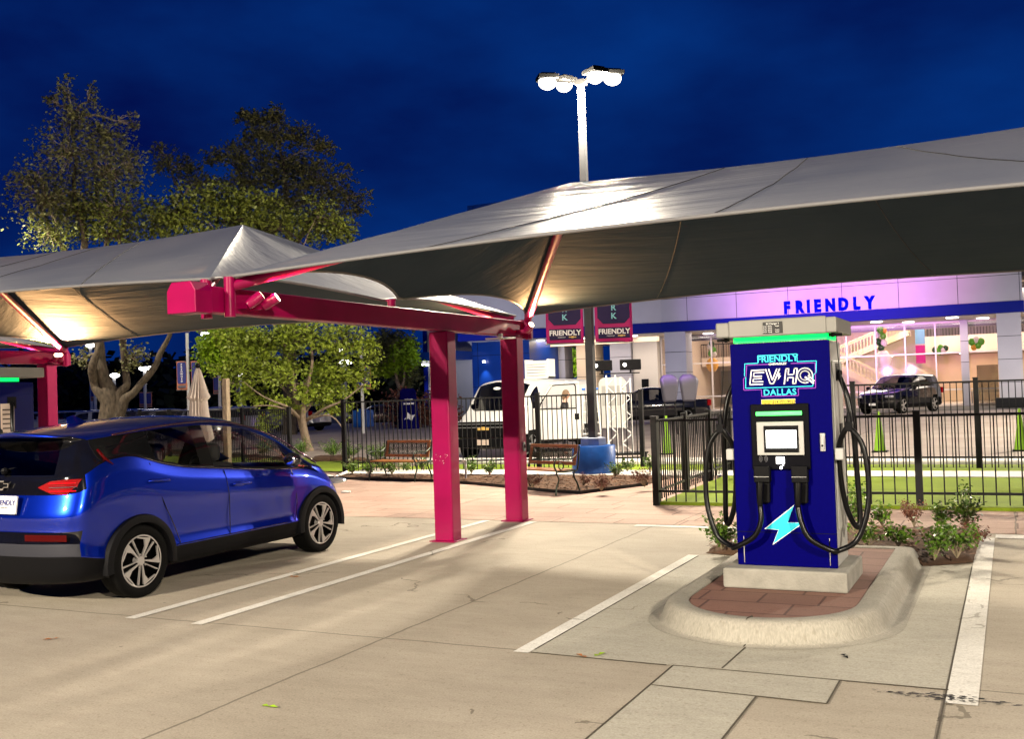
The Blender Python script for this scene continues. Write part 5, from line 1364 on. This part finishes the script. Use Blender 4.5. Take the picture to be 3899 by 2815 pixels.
for i,(dx,dep,a) in enumerate(((505,47,100),(385,50,95),(300,60,150),(332,66,160),(210,66,150),(150,66,150),(560,52,110),(715,56,110))):
    p = ad(dx,900,dep); o = proto if i == 0 else copy_tree(proto); o.location = (p.x,p.y,0); o.rotation_euler = (0,0,R(a)-YAW+R(-50)); o['label'] = LABS[i]; o['group'] = 'silver cars parked in the far lot'
wc = copy_tree(proto); p = ad(938,905,84); wc.location = (p.x,p.y,0); wc.rotation_euler = (0,0,R(30)); wc['label'] = 'silver car tail showing beside the pale tower pillar'; wc['group'] = 'silver cars parked in the far lot'

# ================================================================== banners on the lamp post
def banner(c, w, h, spec, label, group, rz, s=1):
    t = thing('banner', label, 'banner', c, rz, group)
    A, B_, in_ = spec
    g = MB(); nx, nz = 10, 16; vs = []
    for j in range(nz+1):
        for i in range(nx+1):
            u, v = i/nx, j/nz; vs.append((w*(u-.5), .02*math.sin(u*5+v*3)*s, h*(v-1)))
    g.add(vs, [(j*(nx+1)+i,j*(nx+1)+i+1,(j+1)*(nx+1)+i+1,(j+1)*(nx+1)+i) for j in range(nz) for i in range(nx)])
    o = g.build('cloth', A, t, smooth=180); md = o.modifiers.new('t','SOLIDIFY'); md.thickness = .004
    g = MB(); g.tube([(-w/2-.02,0,0),(w/2+.02,0,0)],.012*s,6); g.build('top_rod','galvanised',t)
    g = MB(); g.tube([(-w/2-.02,0,-h),(w/2+.02,0,-h)],.012*s,6); g.build('bottom_rod','galvanised',t)
    return t
PR = -YAW
for i,(cx,lab) in enumerate(((-8.02,'pink and navy banner on the van side of the lamp post'),(-7.01,'pink and navy banner on the charger side of the lamp post'))):
    w, h = .76, 1.9; cz = 4.62 if i == 0 else 4.66; c = None
    dd = Vector((rt.x,rt.y,0)).normalized()
    off = -.50 if i == 0 else .50
    c = Vector((-7.7,19.6,0))+dd*off; c.z = 4.60
    t = banner(c, w, h, ('banner_pink',None,None), lab, 'banners on the lamp post', -YAW*-1)
    t.rotation_euler = (0,0,math.atan2(dd.y,dd.x))
    z0 = -h
    y = -.027
    g = MB(); g.prism([(-.32,z0+.08),(.32,z0+.08),(.32,z0+.30),(-.32,z0+.30)], lambda a,b,d:(a,d,b), y-.003,y); g.build('name_panel','banner_navy',t)
    g = MB(); g.prism([(-.22,z0+.38),(.22,z0+.38),(.33,z0+.50),(.33,-.1),(-.33,-.1),(-.33,z0+.50)], lambda a,b,d:(a,d,b), y-.003,y); g.build('letter_panel','banner_navy',t)
    text('FRIENDLY', .145, 'white_sticker', t, (-.0,y-.006,z0+.215), ext=.001, bold=.004)
    text('CHEVROLET', .030, 'white_sticker', t, (-.07,y-.006,z0+.128), ext=.001)
    g = MB(); g.prism([(-.075,-.011),(-.022,-.011),(-.03,-.022),(.02,-.022),(.028,-.011),(.075,-.011),(.075,.011),(.022,.011),(.03,.022),(-.02,.022),(-.028,.011),(-.075,.011)], lambda a,b,d:(.15+a,d,z0+.13+b), y-.006,y-.003); g.build('emblem','gold',t)
    text('K', .17, 'banner_cyan', t, (0,y-.006,z0+.53), ext=.001, bold=.004)
    text('R', .17, 'banner_cyan', t, (0,y-.006,z0+.70), ext=.001, bold=.004)
    for z in (4.6,2.70):
        g = MB(); a = Vector((0,0,z)); g.tube([a+dd*.05*(1 if off>0 else -1), a+dd*(off*1.8)],.016,6); g.build('banner_arm','galvanised',post)
# far posts with blue and orange banners
def far_post(dx, dtop, depth, heads, banners_, lab):
    b = ad(dx,900,depth); b.z = 0; top = ad(dx,dtop,depth).z
    t = thing('lamp_post', lab, 'lamp post', b, 0, 'lamp posts in the far lot')
    sc = depth/2281; g = MB(); g.tube([(0,0,0),(0,0,top)],.09*depth/60,8); g.build('pole','walk_white' if False else 'white_paint',t)
    dd = Vector((rt.x,rt.y,0)).normalized()
    for hx in heads:
        g = MB(); c = dd*(hx*sc); g.box(c.x-.25,c.x+.25,c.y-.2,c.y+.2,top-.02,top+.10); h_ = g.build('lamp_head','galvanised',t)
        g = MB(); g.ball((c.x,c.y,top-.06),.28*depth/60,10,(1,1,.5)); g.build('lens','far_lamp_glow',h_,smooth=180)
    for (x0,y0,x1,y1,word) in banners_:
        p = ad((x0+x1)/2,y0,depth); w = (x1-x0)*sc; h = (y1-y0)*sc
        bn = banner(p, w, h, ('banner_orange',None,None), BL.pop(0), 'blue and orange banners on the far posts', math.atan2(dd.y,dd.x), 1.4)
        z0 = -h; y = -.035
        g = MB(); g.prism([(-w*.33,z0*.78),(w*.33,z0*.78),(w*.40,z0*.70),(w*.40,z0*.10),(w*.33,z0*.04),(-w*.33,z0*.04),(-w*.40,z0*.10),(-w*.40,z0*.70)], lambda a,b,d:(a,d,b), y-.004,y); g.build('blue_field','banner_blue',bn)
        g = MB(); g.prism([(-w*.36,z0*.93),(w*.36,z0*.93),(w*.36,z0*.84),(-w*.36,z0*.84)], lambda a,b,d:(a,d,b), y-.004,y); g.build('name_strip','silver_cloth',bn)
        if word:
            n_ = len(word)
            for i, ch in enumerate(word): text(ch, h*.085, 'white_sticker', bn, (0,y-.008,z0*(.12+.58*i/(n_-1))), ext=.001, bold=.006)
BL = ['blue and orange banner with vertical white lettering, the largest of the far ones','blue and orange banner half behind the closed umbrella','blue and orange banner beside the tree fork, nearer the pink post','blue and orange banner under the twin lamps, nearer the tree trunk','blue and orange banner under the twin lamps, nearer the umbrella',
      'blue and orange banner just past the umbrella pole','small blue and orange banner between the umbrella pole and the lit tree','small blue and orange banner among the lit leaves','blue and orange banner at the crown edge of the lit tree, on the fence side','blue and orange banner behind the crown edge of the lit tree']
far_post(418,737,46,(40,),((390,800,414,864,'PREOWNED'),(422,800,441,864,'')),'pale lamp post with the large lettered banner')
far_post(211,845,75,(),((200,846,210,888,''),),'short banner post behind the many-stemmed tree')
far_post(322,814,75,(-2,16),((308,869,320,902,''),(323,869,336,902,'')),'lamp post with twin bright lamps beyond the leaning tree stem')
far_post(254,830,90,(2,),(),'single bright lamp post seen between the tree stems')
far_post(487,830,60,(),((471,835,486,873,'SERVICE'[:0]),(495,846,507,870,'')),'banner post just past the closed umbrella')
far_post(533,826,75,(0,),((521,850,532,873,''),),'lamp post showing through the lit leaves')
far_post(803,722,50,(),((805,812,820,862,''),(785,825,801,862,'')),'pale banner post at the edge of the lit tree crown')
far_post(766,800,80,(-4,8),(),'lamp post with two lamps glaring through the lit tree')
far_post(760,772,95,(0,),(),'tallest lamp glaring through the lit tree')
far_post(203,763,100,(0,),(),'far lamp just under the canopy edge beside the tree stems')
# closed umbrella
um = thing('closed_umbrella','closed beige patio umbrella standing behind the hatchback roof','umbrella',(-18.5,20,0))
g = MB(); N = 18; vs = []; prof = [(2.62,.03),(2.55,.075),(2.3,.15),(2.0,.23),(1.85,.30),(1.78,.22),(1.5,.24),(1.1,.30),(.78,.36)]
for z, r_ in prof:
    for k in range(N*2): a = PI*k/N; q_ = r_*(1 if k%2 else .62); vs.append((math.cos(a)*q_,math.sin(a)*q_,z+(.03 if k%2 else -.03)*(r_*4)))
g.add(vs, [(i*2*N+k,(i+1)*2*N+k,(i+1)*2*N+(k+1)%(2*N),i*2*N+(k+1)%(2*N)) for i in range(len(prof)-1) for k in range(2*N)]); g.build('canopy','umbrella_cloth',um)
g = MB(); g.tube([(0,0,0),(0,0,2.64)],.028,8); g.build('pole','brown_wood',um)
g = MB(); g.ball((0,0,2.68),.07,10); g.build('finial','black_plastic',um,smooth=180)
g = MB(); g.lathe([(.3,0),(.3,.06),(.05,.08)],n=20); g.build('base','block_concrete',um)
wp = gp(1300,1680); 
g = MB(); g.box(-.07,.07,-.07,.07,0,2.35); tag(g.build('timber_post','bark_light',loc=(-18.4,20.9,0)),'tall square timber post right beside the closed umbrella'.replace('right beside','close beside'),'post')
# small things
def cone(x, y, h, lab):
    t = thing('delineator_cone', lab, 'traffic cone', (x,y,0), 0, 'tall lime delineator cones on the road')
    g = MB(); g.lathe([(.14,.03),(.03,h-.04),(.028,h),(.005,h+.005)],n=16); g.build('cone_body','safety_lime',t,smooth=40)
    g = MB(); g.box(-.18,.18,-.18,.18,0,.035); g.build('base','black_plastic',t,bevel=.01)
cone(-2.94,26.5,.98,'tall lime cone on the road just past the charger hoses'); cone(.14,26.6,.98,'tall lime cone at the outer end of the road')
p = gp(*z2(1235,1215)); cone(p.x,p.y,1.0,'tall lime cone seen through the pickets of the lawn corner fence')
c = gp(*q(290,1040)); t = thing('barrel','blue barrel standing by the brown parked hatchback','barrel',(c.x,c.y,0))
g = MB(); g.box(-.55,.55,-.35,.35,0,1.0); g.box(-.2,.2,-.2,.2,1.0,1.08); g.build('tank','barrel_blue',t,bevel=.08,smooth=40)
c = gp(*q(670,1055)); t = thing('sandwich_board','dark blue folding sign with white marks near the hedge','sign',(c.x,c.y,0),0)
t.rotation_euler = (0,0,-YAW*1+R(-10)+0); t.rotation_euler = (0,0,math.atan2(rt.y,rt.x)+R(14))
for s in (-1,1):
    g = MB(); g.prism([(-.5,0),(.5,0),(.42,2.0),(.3,2.15),(-.3,2.15),(-.42,2.0)], lambda a,b,d:(a,s*(.42-b*.17)+d,b), -.015,.015); pn = g.build('panel','charger_blue',t)
    if s < 0:
        g = MB()
        for z_,w_ in ((1.5,.22),(1.3,.28)): g.prism([(-w_,z_),(w_,z_),(w_,z_+.09),(-w_,z_+.09)], lambda a,b,d:(a,s*(.42-b*.17)+d,b), -.022,-.017)
        g.prism([(-.3,.5),(-.05,.55),(.1,.42),(.3,.75),(.08,.72),(-.1,.9),(-.12,.7)], lambda a,b,d:(a,s*(.42-b*.17)+d,b), -.022,-.017); g.build('white_mark','white_sticker',pn)
for i,(x_,y_,lab) in enumerate(((800,1040,'dark red-brown hedge bush in front of the pale tower pillar'),)):
    c = gp(*q(x_,y_)); t = thing('shrub',lab,'shrub',(c.x,c.y,0)); r = random.Random(9)
    g = MB(); leaves(g,[Vector((r.uniform(-2.4,2.4),r.uniform(-.6,.6),r.uniform(.2,1.8))) for _ in range(50)],2600,.3,.22,r); g.build('foliage','leaf_rust',t)
    g = MB(); [g.tube([(x,0,0),(x*1.1,0,1.2)],.03,5) for x in (-1.5,0,1.5)]; g.build('stems','twig',t)
c = gp(*q(1145,1490)); g = MB(); g.beam((0,0,0),(0,0,.42),.035,.035,upv=(0,1,0)); g.beam((.02,0,.41),(-.16,.0,.36),.05,.03); 
tag(g.build('path_light','white_paint',loc=(c.x,c.y,0),bevel=.004),'small white bent path light in the mulch behind the thick pink post','path light')
c = gp(*z2(1070,1300)); g = MB(); g.box(-.05,.05,-.05,.05,0,.22); g.box(-.07,.07,-.07,.07,.22,.26)
tag(g.build('bollard_light','black_plastic',loc=(c.x,c.y,.06),bevel=.006),'short black garden light at the fence meeting point','garden light')
a = gp(*q(60,1475)); b = gp(*q(155,1442)); g = MB(); g.tube([Vector((a.x,a.y,.04)),Vector((b.x,b.y,.07))],.035,8)
tag(g.build('white_pipe','pipe_white'),'white pipe lying on the walk by the fence corner post','pipe')
c = gp(1250+140*.4582,1150+1590*.4582); g = MB(); g.ball((0,0,.02),.07,8,(1.3,.8,.35)); g.ball((.07,.03,.02),.04,8,(1,.8,.5))
tag(g.build('paper_litter','white_paint',loc=(c.x,c.y,0)),'crumpled white paper on the walk in front of the hatchback nose','litter')
for i,(dx,dy,m,lab) in enumerate(((592,1568,'leaf_vivid','green fallen leaf on the concrete, nearest the camera'),(1325,1454,'leaf_vivid','green weed in the joint by the painted line'),(1290,1457,'brown_wood','brown dry leaf beside the green weed'),(118,1418,'brown_wood','brown dry leaf on the open concrete behind the hatchback'),(1868,1456,'black_plastic','dark scrap beside the wide white line'.replace('wide ','')),(648,1280,'brown_wood','dry leaf between the two painted bay stripes'))):
    c = gp(dx*K,dy*K); g = MB(); g.add([(0,0,.004),(.035,.014,.014),(.075,.0,.006),(.035,-.018,.012)],[(0,1,2,3)]); g.add([(0.01,0,.006),(-.02,.02,.012),(-.04,.0,.006),(-.02,-.015,.01)],[(0,1,2,3)])
    tag(g.build('fallen_leaf',m,loc=(c.x,c.y,.004),rot=(0,0,i*1.3)),lab,'leaf')
# oil stains / crumbling mortar where the wide line meets the joint
g = MB(); r = random.Random(3)
for _ in range(170):
    x = -.38+r.gauss(0,.19); y = 6.04+r.gauss(0,.018+.03*max(0,1-abs(x+.38)*4))+(x+.38)*-.02; s_ = r.uniform(.003,.03); g.add([(x,y,.0085),(x+s_,y+.003,.0085),(x+s_*.8,y+s_*.5,.0085),(x-.004,y+s_*.4,.0085)],[(0,1,2,3)])
tag(g.build('dirt_crumbs','black_sticker'),kind='stuff')
# transmission structure far behind
t = thing('pylon','dark lattice pylon with forked arms on the horizon','pylon',ad(355,900,150)*1.0); t.location.z = 0
g = MB(); dd = Vector((rt.x,rt.y,0)).normalized()
for s in (-1,1): g.tube([dd*s*2.5,dd*s*.8+Vector((0,0,6.8))],.16,4); g.tube([dd*s*.8+Vector((0,0,6.8)),dd*s*2.4+Vector((0,0,9.3))],.16,4)
for i in range(6): z = 1.1*i; g.tube([dd*(2.5-.28*z)+Vector((0,0,z)),-dd*(2.5-.28*(z+1.1))+Vector((0,0,z+1.1))],.09,4)
g.tube([-dd*5+Vector((0,0,6.8)),dd*5+Vector((0,0,6.8))],.16,4)
for s in (-4.6,-3.2,3.4,4.7): g.tube([dd*s+Vector((0,0,6.8)),dd*s*1.03+Vector((0,0,8.6))],.12,4)
g.build('lattice','black_metal',t)
# ================================================================== showroom
sh = thing('showroom','glass fronted showroom with pale fascia and blue band','building',(-10,64,0)); O = (-10,64,0)
def part(name, g, m, parent=None, **k): return g.build(name, m, parent or sh, off=O, **k)
g = MB(); g.box(-20.1,.75,63.9,64.6,5.95,9.4); part('fascia',g,'facade_panel')
g = MB(); g.box(-20.15,.8,63.84,64.65,5.32,5.95); part('blue_band',g,'facade_blue')
g = MB()
for i in range(7): x = -18.4+3.17*i; g.box(x-.015,x+.015,63.893,63.9,5.96,9.4)
g.box(-20.1,.75,63.893,63.899,7.42,7.45); part('panel_joints',g,'black_metal')
# side wing
A = Vector((-20.1,64.25,0)); B = Vector((-33.5,61.2,0))
g = MB(); g.beam(A+Vector((0,0,7.67)),B+Vector((0,0,7.67)),.6,3.45); part('side_fascia',g,'facade_panel')
g = MB(); g.beam(A+Vector((0,-.02,5.63)),B+Vector((0,-.02,5.63)),.68,.62); part('side_band',g,'facade_blue')
g = MB(); g.add([(-20.1,64,5.36),(8,64,5.36),(8,70,5.36),(-24,70,5.36),(-34,71,5.36),(-33.5,61.4,5.36)],[(0,5,4,3,2,1)]); part('soffit',g,'soffit')
g = MB(); g.box(-36,8,71.5,72.1,5.0,9.3); g.box(-36,8,64,90,9.4,9.6); part('roof',g,'facade_panel')
g = MB(); g.box(-33,-21.6,67.6,68.0,4.95,5.35); part('ceiling_beam',g,'cream_wall')
def pillar(x0,x1,y0,y1,m='facade_panel',h=5.34):
    g = MB(); g.box(x0,x1,y0,y1,0,h); c = part('pillar',g,m)
    for z in (1.4,2.7,4.0):
        g = MB(); g.box(x0-.004,x1+.004,y0-.006,y1+.004,z,z+.03); g.build('pillar_joint','black_metal',c,off=O)
pillar(-20.05,-18.65,64.2,65.6); pillar(-.62,.62,64.2,65.5); pillar(-25.6,-24.05,69,70.5); pillar(-30.65,-29.1,69,70.5); pillar(-2.75,-2.3,69.6,70.05); pillar(-28.1,-26.6,68.8,70.3,'cream_wall')
g = MB(); g.box(-.85,.85,64.0,65.7,0,.55); part('pillar_plinth',g,'black_plastic')
g = MB(); g.box(-24.0,-22.2,69.3,70.6,0,5.34); part('side_wall',g,'soffit')
g = MB(); g.box(-23.4,-22.9,69.24,69.3,0,2.4); part('side_door',g,'black_plastic')
# glass wall
g = MB(); g.box(-22.1,9,70,70.03,.1,5.3); part('glass',g,'shop_glass')
g = MB()
for i in range(18): x = -22.1+1.79*i; g.box(x-.045,x+.045,69.92,70.1,0,5.3)
for z in (.05,1.0,3.3,5.22): g.box(-22.1,9,69.94,70.08,z,z+.09)
part('window_frame',g,'mullion')
g = MB(); g.box(-1.9,-.7,69.88,69.95,0,2.5); part('entrance_door',g,'light_glass')
# inside
g = MB(); g.box(-22,9,70.2,87,.0,.03); part('showroom_floor',g,'interior_floor')
g = MB(); g.box(-22.2,9,86,86.3,0,8); g.box(8.9,9.2,70,86,0,8); g.box(-22.4,-22.1,70.1,86,0,8); part('inner_wall',g,'interior_wall')
g = MB(); g.box(-22,9,70.2,86,7.6,7.8); part('inner_ceiling',g,'interior_wall')
g = MB(); g.box(-6.0,9,78.5,86,3.55,4.75); g.box(-22,-12.5,80,86,3.3,4.0); part('mezzanine',g,'interior_wall')
g = MB(); g.box(-6.0,9,78.45,78.5,5.7,5.78); g.box(-22,-12.5,79.95,80,5.0,5.08)
for i in range(75): g.box(-6+.2*i,-5.97+.2*i,78.46,78.49,4.76,5.7)
for i in range(48): g.box(-22+.2*i,-21.97+.2*i,79.96,79.99,4.0,5.0)
part('balcony_railing',g,'black_metal')
g = MB(); g.box(-5.8,9,85.9,85.98,4.75,7.2); g.box(-22,-13,85.9,85.98,.2,3.0); part('back_room',g,'interior_grey')
g = MB()
for i in range(7): g.box(-5+2*i,-4.9+2*i,83.0,83.1,.05,3.5)
g.box(-6,9,83.4,83.5,.05,3.5); part('office_front',g,'orange_soft' if False else 'cream_wall')
def flight(a, b, y0, y1):
    st = bpy.data.objects.new('staircase',None); COL.objects.link(st); st.parent = sh
    a, b = Vector(a), Vector(b)
    for y in (y0,y1):
        g = MB(); g.beam((a.x,y,a.y),(b.x,y,b.y),.1,.42,upv=(0,0,1)); g.build('stringer','rail_cream',st,off=O)
        g = MB(); g.beam((a.x,y,a.y+1.05),(b.x,y,b.y+1.05),.09,.10); n_ = 22
        for i in range(n_+1): p = a.lerp(b,i/n_); g.box(p.x-.02,p.x+.02,y-.02,y+.02,p.y,p.y+1.05)
        g.build('handrail','rail_cream',st,off=O)
    g = MB(); n_ = 14
    for i in range(n_): p = a.lerp(b,(i+.5)/n_); w = abs(b.x-a.x)/n_*.55; g.box(p.x-w,p.x+w,y0+.05,y1-.05,p.y-.08,p.y+.1)
    g.build('treads','interior_grey',st,off=O)
flight((-11.2,3.1),(-6.3,5.0),76,77.6); flight((-11.4,3.1),(-6.2,.1),74.6,76.0); flight((-8.3,3.0),(-5.2,1.0),77.6,79)
g = MB(); g.box(-13,-11,74.6,78,2.9,3.1); part('landing',g,'interior_wall')
for i in range(6):
    for j in range(2):
        x = -20+3.4*i*1.25+j*1.6; y = 66.2+2.6*j
        g = MB(); g.lathe([(.34,5.30),(.34,5.345),(.01,5.35)],c=(x,y,0),n=16); part('ceiling_light',g,'ceiling_glow')
for x,y in ((-23,66.5),(-26.5,66),(-29.5,65.6),(-31.5,68.5),(-27.5,69.2),(-24.8,67.2)):
    g = MB(); g.lathe([(.34,5.30),(.34,5.345),(.01,5.35)],c=(x,y,0),n=16); part('ceiling_light',g,'ceiling_glow')
for x in range(-20,8,5):
    g = MB(); g.lathe([(.3,7.54),(.3,7.58),(.01,7.59)],c=(x,74,0),n=12); part('ceiling_light',g,'ceiling_glow')
    g = MB(); g.lathe([(.28,3.48),(.28,3.53),(.01,3.54)],c=(x+12,80.5,0),n=12); part('ceiling_light',g,'ceiling_glow')
# display counters and chairs on the floor
for i,(x,lab) in enumerate(((-11.5,'low white counter inside the showroom under the stair landing'),(-1.4,'low white counter inside the showroom by the slim pillar'),(3.2,'low white counter inside the showroom beyond the wide grey pillar'))):
    t = thing('counter',lab,'counter',(x,72.6,.03),0,'low counters inside the showroom'); g = MB(); g.box(-1.1,1.1,-.35,.35,.78,.84); g.build('top','cabinet_white',t)
    for a in (-.9,.9): g = MB(); g.box(a-.04,a+.04,-.25,.25,0,.78); g.build('leg','galvanised',t)
lamp('AREA','showroom_light',(-7,74,7.4),3000,(1,.83,.66),aim=(-7,74.5,0),size=24,sy=6)
lamp('AREA','office_light',(1,81,3.4),320,(1,.75,.5),aim=(1,81,0),size=12,sy=2)
lamp('AREA','soffit_light',(-9,67,5.28),900,(1,.86,.72),aim=(-9,67,0),size=28,sy=3)
lamp('AREA','soffit_light',(-28,66.8,5.28),420,(1,.84,.66),aim=(-28,66.8,0),size=9,sy=3)
# letters
nm = 'FRIENDLY'; X0, X1 = -12.5, -6.95
sg_ = bpy.data.objects.new('sign_letters',None); COL.objects.link(sg_); sg_.parent = sh
ws = {'I':.42}; tot = sum(ws.get(c_,1) for c_ in nm); x = X0
for c_ in nm:
    w = (X1-X0)*ws.get(c_,1)/tot; o = text(c_,.98,'letter_blue',sg_,(x+w/2+10,63.80-64,6.33),ext=.07,bold=.06,sx=.76); x += w
# stage lights on the truss wash the fascia purple
for x, e, c_ in ((-12.2,11500,(.62,.28,1)),(-9.9,11500,(1,.32,.85))):
    lamp('SPOT','wash_light',(x+.6,26.1,2.7),e*5.2,c_,.1,(x*1.0+1.2,64,8.3),27,1)
for x in (-30,-19,0): lamp('SPOT','fascia_fill',(x,52,.4),2300,(.86,.84,1),.2,(x,64,7.4),75,.8)  # extra spots near the ground, added to lift the fascia, no fixtures
# balloons
def balloons(c, spec, lab):
    t = thing('balloon_cluster',lab,'balloons',c,0,'balloon clusters hanging inside the showroom')
    for x,z,r_,m in spec: g = MB(); g.ball((x,0,z),r_,12,(1,1,1.15)); g.build('balloon',m,t,smooth=180)
    g = MB(); g.tube([(0,0,.3),(0,0,2.6)],.006,4); g.build('string','white_paint',t)
balloons((-7.6,71.5,4.3),[(.0,.75,.24,'balloon_green'),(-.2,.45,.22,'balloon_white'),(.15,.35,.2,'balloon_green'),(-.15,0,.22,'balloon_dark'),(.18,-.1,.22,'balloon_white'),(.0,-.4,.22,'balloon_dark'),(.25,.72,.16,'orange_soft'),(.1,-1.15,.52,'balloon_white')],'tall balloon column with a big white ball by the stairs')
balloons((-4.0,71.5,3.6),[(-.35,0,.18,'balloon_dark'),(-.12,-.12,.22,'balloon_green'),(.15,-.05,.2,'balloon_white'),(.3,.08,.18,'balloon_dark'),(0,.14,.18,'balloon_green')],'flat balloon cluster between the stairs and the slim pillar')
balloons((-1.9,71.5,3.9),[(-.25,.1,.22,'balloon_green'),(.0,.22,.2,'balloon_white'),(.28,.1,.22,'balloon_green'),(.1,-.15,.2,'balloon_green'),(-.15,-.25,.18,'orange_soft')],'balloon cluster between slim pillar and wide grey pillar')
balloons((-18.9,71.5,4.0),[(0,.7,.22,'balloon_dark'),(-.15,.55,.2,'balloon_white'),(.1,.3,.22,'balloon_green'),(-.1,.05,.2,'balloon_green'),(.15,0,.2,'balloon_white'),(0,-.75,.45,'orange_soft')],'balloon column ending in a big orange ball')
g = MB(); g.box(-.3,.3,0,.02,-1.5,1.5); g.k=1; g.box(-.3,.3,-.01,0,-.2,1.2); g.k=2; g.box(-.3,.3,-.01,0,-1.5,-.3)
tag(g.build('hanging_poster',['label_tan','banner_cyan','banner_pink'],loc=(-5.35,73.5,4.3)),'tall narrow coloured poster hanging beside the showroom stairs','poster')
# blue tower
tw_ = thing('blue_tower','tall blue panelled tower behind the twin pink posts','building',(-33,66,0)); O2 = (-33,66,0)
g = MB(); g.box(-34.05,-29.6,64,71,0,15.05); g.build('tower_wall','tower_blue',tw_,off=O2)
g = MB()
for z in (2.2,4.4,6.6,8.8): g.box(-34.05,-29.6,63.99,64,z,z+.03)
for x in (-33.6,-31.6): g.box(x,x+.03,63.988,63.998,0,15.0)
g.build('panel_joints','black_metal',tw_,off=O2)
g = MB(); g.box(-38.3,-34.06,64.6,70,0,12); g.k=1; g.box(-38.32,-38.0,64.5,64.6,0,12)
g.build('pale_pillar',['facade_panel','facade_blue'],tw_,off=O2)
g = MB(); g.box(-39.2,-34.0,61.5,63.98,4.15,4.75); g.build('awning','tower_blue',tw_,off=O2)
for x in (-37.9,-33.0):
    g = MB(); g.box(x-.08,x+.08,63.7,63.85 if x>-35 else 64.4,3.9,4.05); sc_ = g.build('wall_light','small_white_glow',tw_,off=O2)
    lamp('SPOT','wall_light_beam',(x,63.6,3.85),160,(1,.95,.9),.05,(x,64.1,0),70,.8)
lamp('SPOT','tower_wash',(-30,56,.5),500,(.7,.85,1),.2,(-33,64,6),90,.8)
# ================================================================== light
W = bpy.data.worlds.new('World'); scene.world = W; W.use_nodes = True
nt = W.node_tree; n = nt.nodes; L = nt.links; bg = n['Background']
tc = n.new('ShaderNodeTexCoord'); mp = n.new('ShaderNodeMapping'); mp.inputs['Scale'].default_value = (1.5,1.5,3.5); L.new(tc.outputs['Generated'], mp.inputs[0])
mp.inputs['Rotation'].default_value = (.2,.3,.4)
t = n.new('ShaderNodeTexNoise'); t.inputs['Scale'].default_value = 1.35; t.inputs['Detail'].default_value = 7; t.inputs['Roughness'].default_value = .5; L.new(mp.outputs[0], t.inputs['Vector'])
r = n.new('ShaderNodeValToRGB'); e = r.color_ramp.elements
e[0].position = .40; e[0].color = (.0006,.0025,.052,1); e[1].position = .66; e[1].color = (.001,.026,.17,1)
L.new(t.outputs['Fac'], r.inputs[0]); L.new(r.outputs[0], bg.inputs[0]); bg.inputs[1].default_value = .72

# two posts behind the photographer; two unseen ones added to brighten road and trees
for (x, y, W_, lab) in ((9,40,24000,'added lamp post outside the view on the showroom side, brightening road and fascia'),(-31,21,3600,'added lamp post outside the view on the tree side, brightening the trees'),(-9.5,-13,26000,'lamp post behind the photographer, on the hatchback side'),(12,-9,22500,'lamp post behind the photographer, on the charger side')):
    p = thing('lamp_post', lab, 'lamp post', (x,y,0))
    g = MB(); g.lathe([(.44,0),(.44,.60),(.01,.615)], n=24); g.build('drum_base','drum_blue',p,smooth=40)
    g = MB(); g.tube([(0,0,.6),(0,0,9)],.08,8); g.build('pole','galvanised',p)
    for s in (-.35,.35):
        g = MB(); g.box(s-.17,s+.17,-.12,.12,9.0,9.07); hd = g.build('lamp_head','galvanised',p)
        g = MB(); g.box(s-.14,s+.14,-.1,.1,8.985,8.995); g.build('lens','lamp_glow',hd)
        lamp('SPOT','lamp_light',(x+s,y,8.9),W_/2,LC,.14,(x+s,y,0),172,.3)
scene.view_settings.view_transform = 'Standard'; scene.view_settings.look = 'None'; scene.view_settings.exposure = .65; scene.view_settings.gamma = 1
scene.view_settings.use_curve_mapping = False
scene.cycles.max_bounces = 6; scene.cycles.transparent_max_bounces = 12; scene.cycles.caustics_reflective = False; scene.cycles.caustics_refractive = False
scene.cycles.sample_clamp_indirect = 4; scene.cycles.use_denoising = True
scene.cycles.use_adaptive_sampling = True; scene.cycles.adaptive_threshold = .015
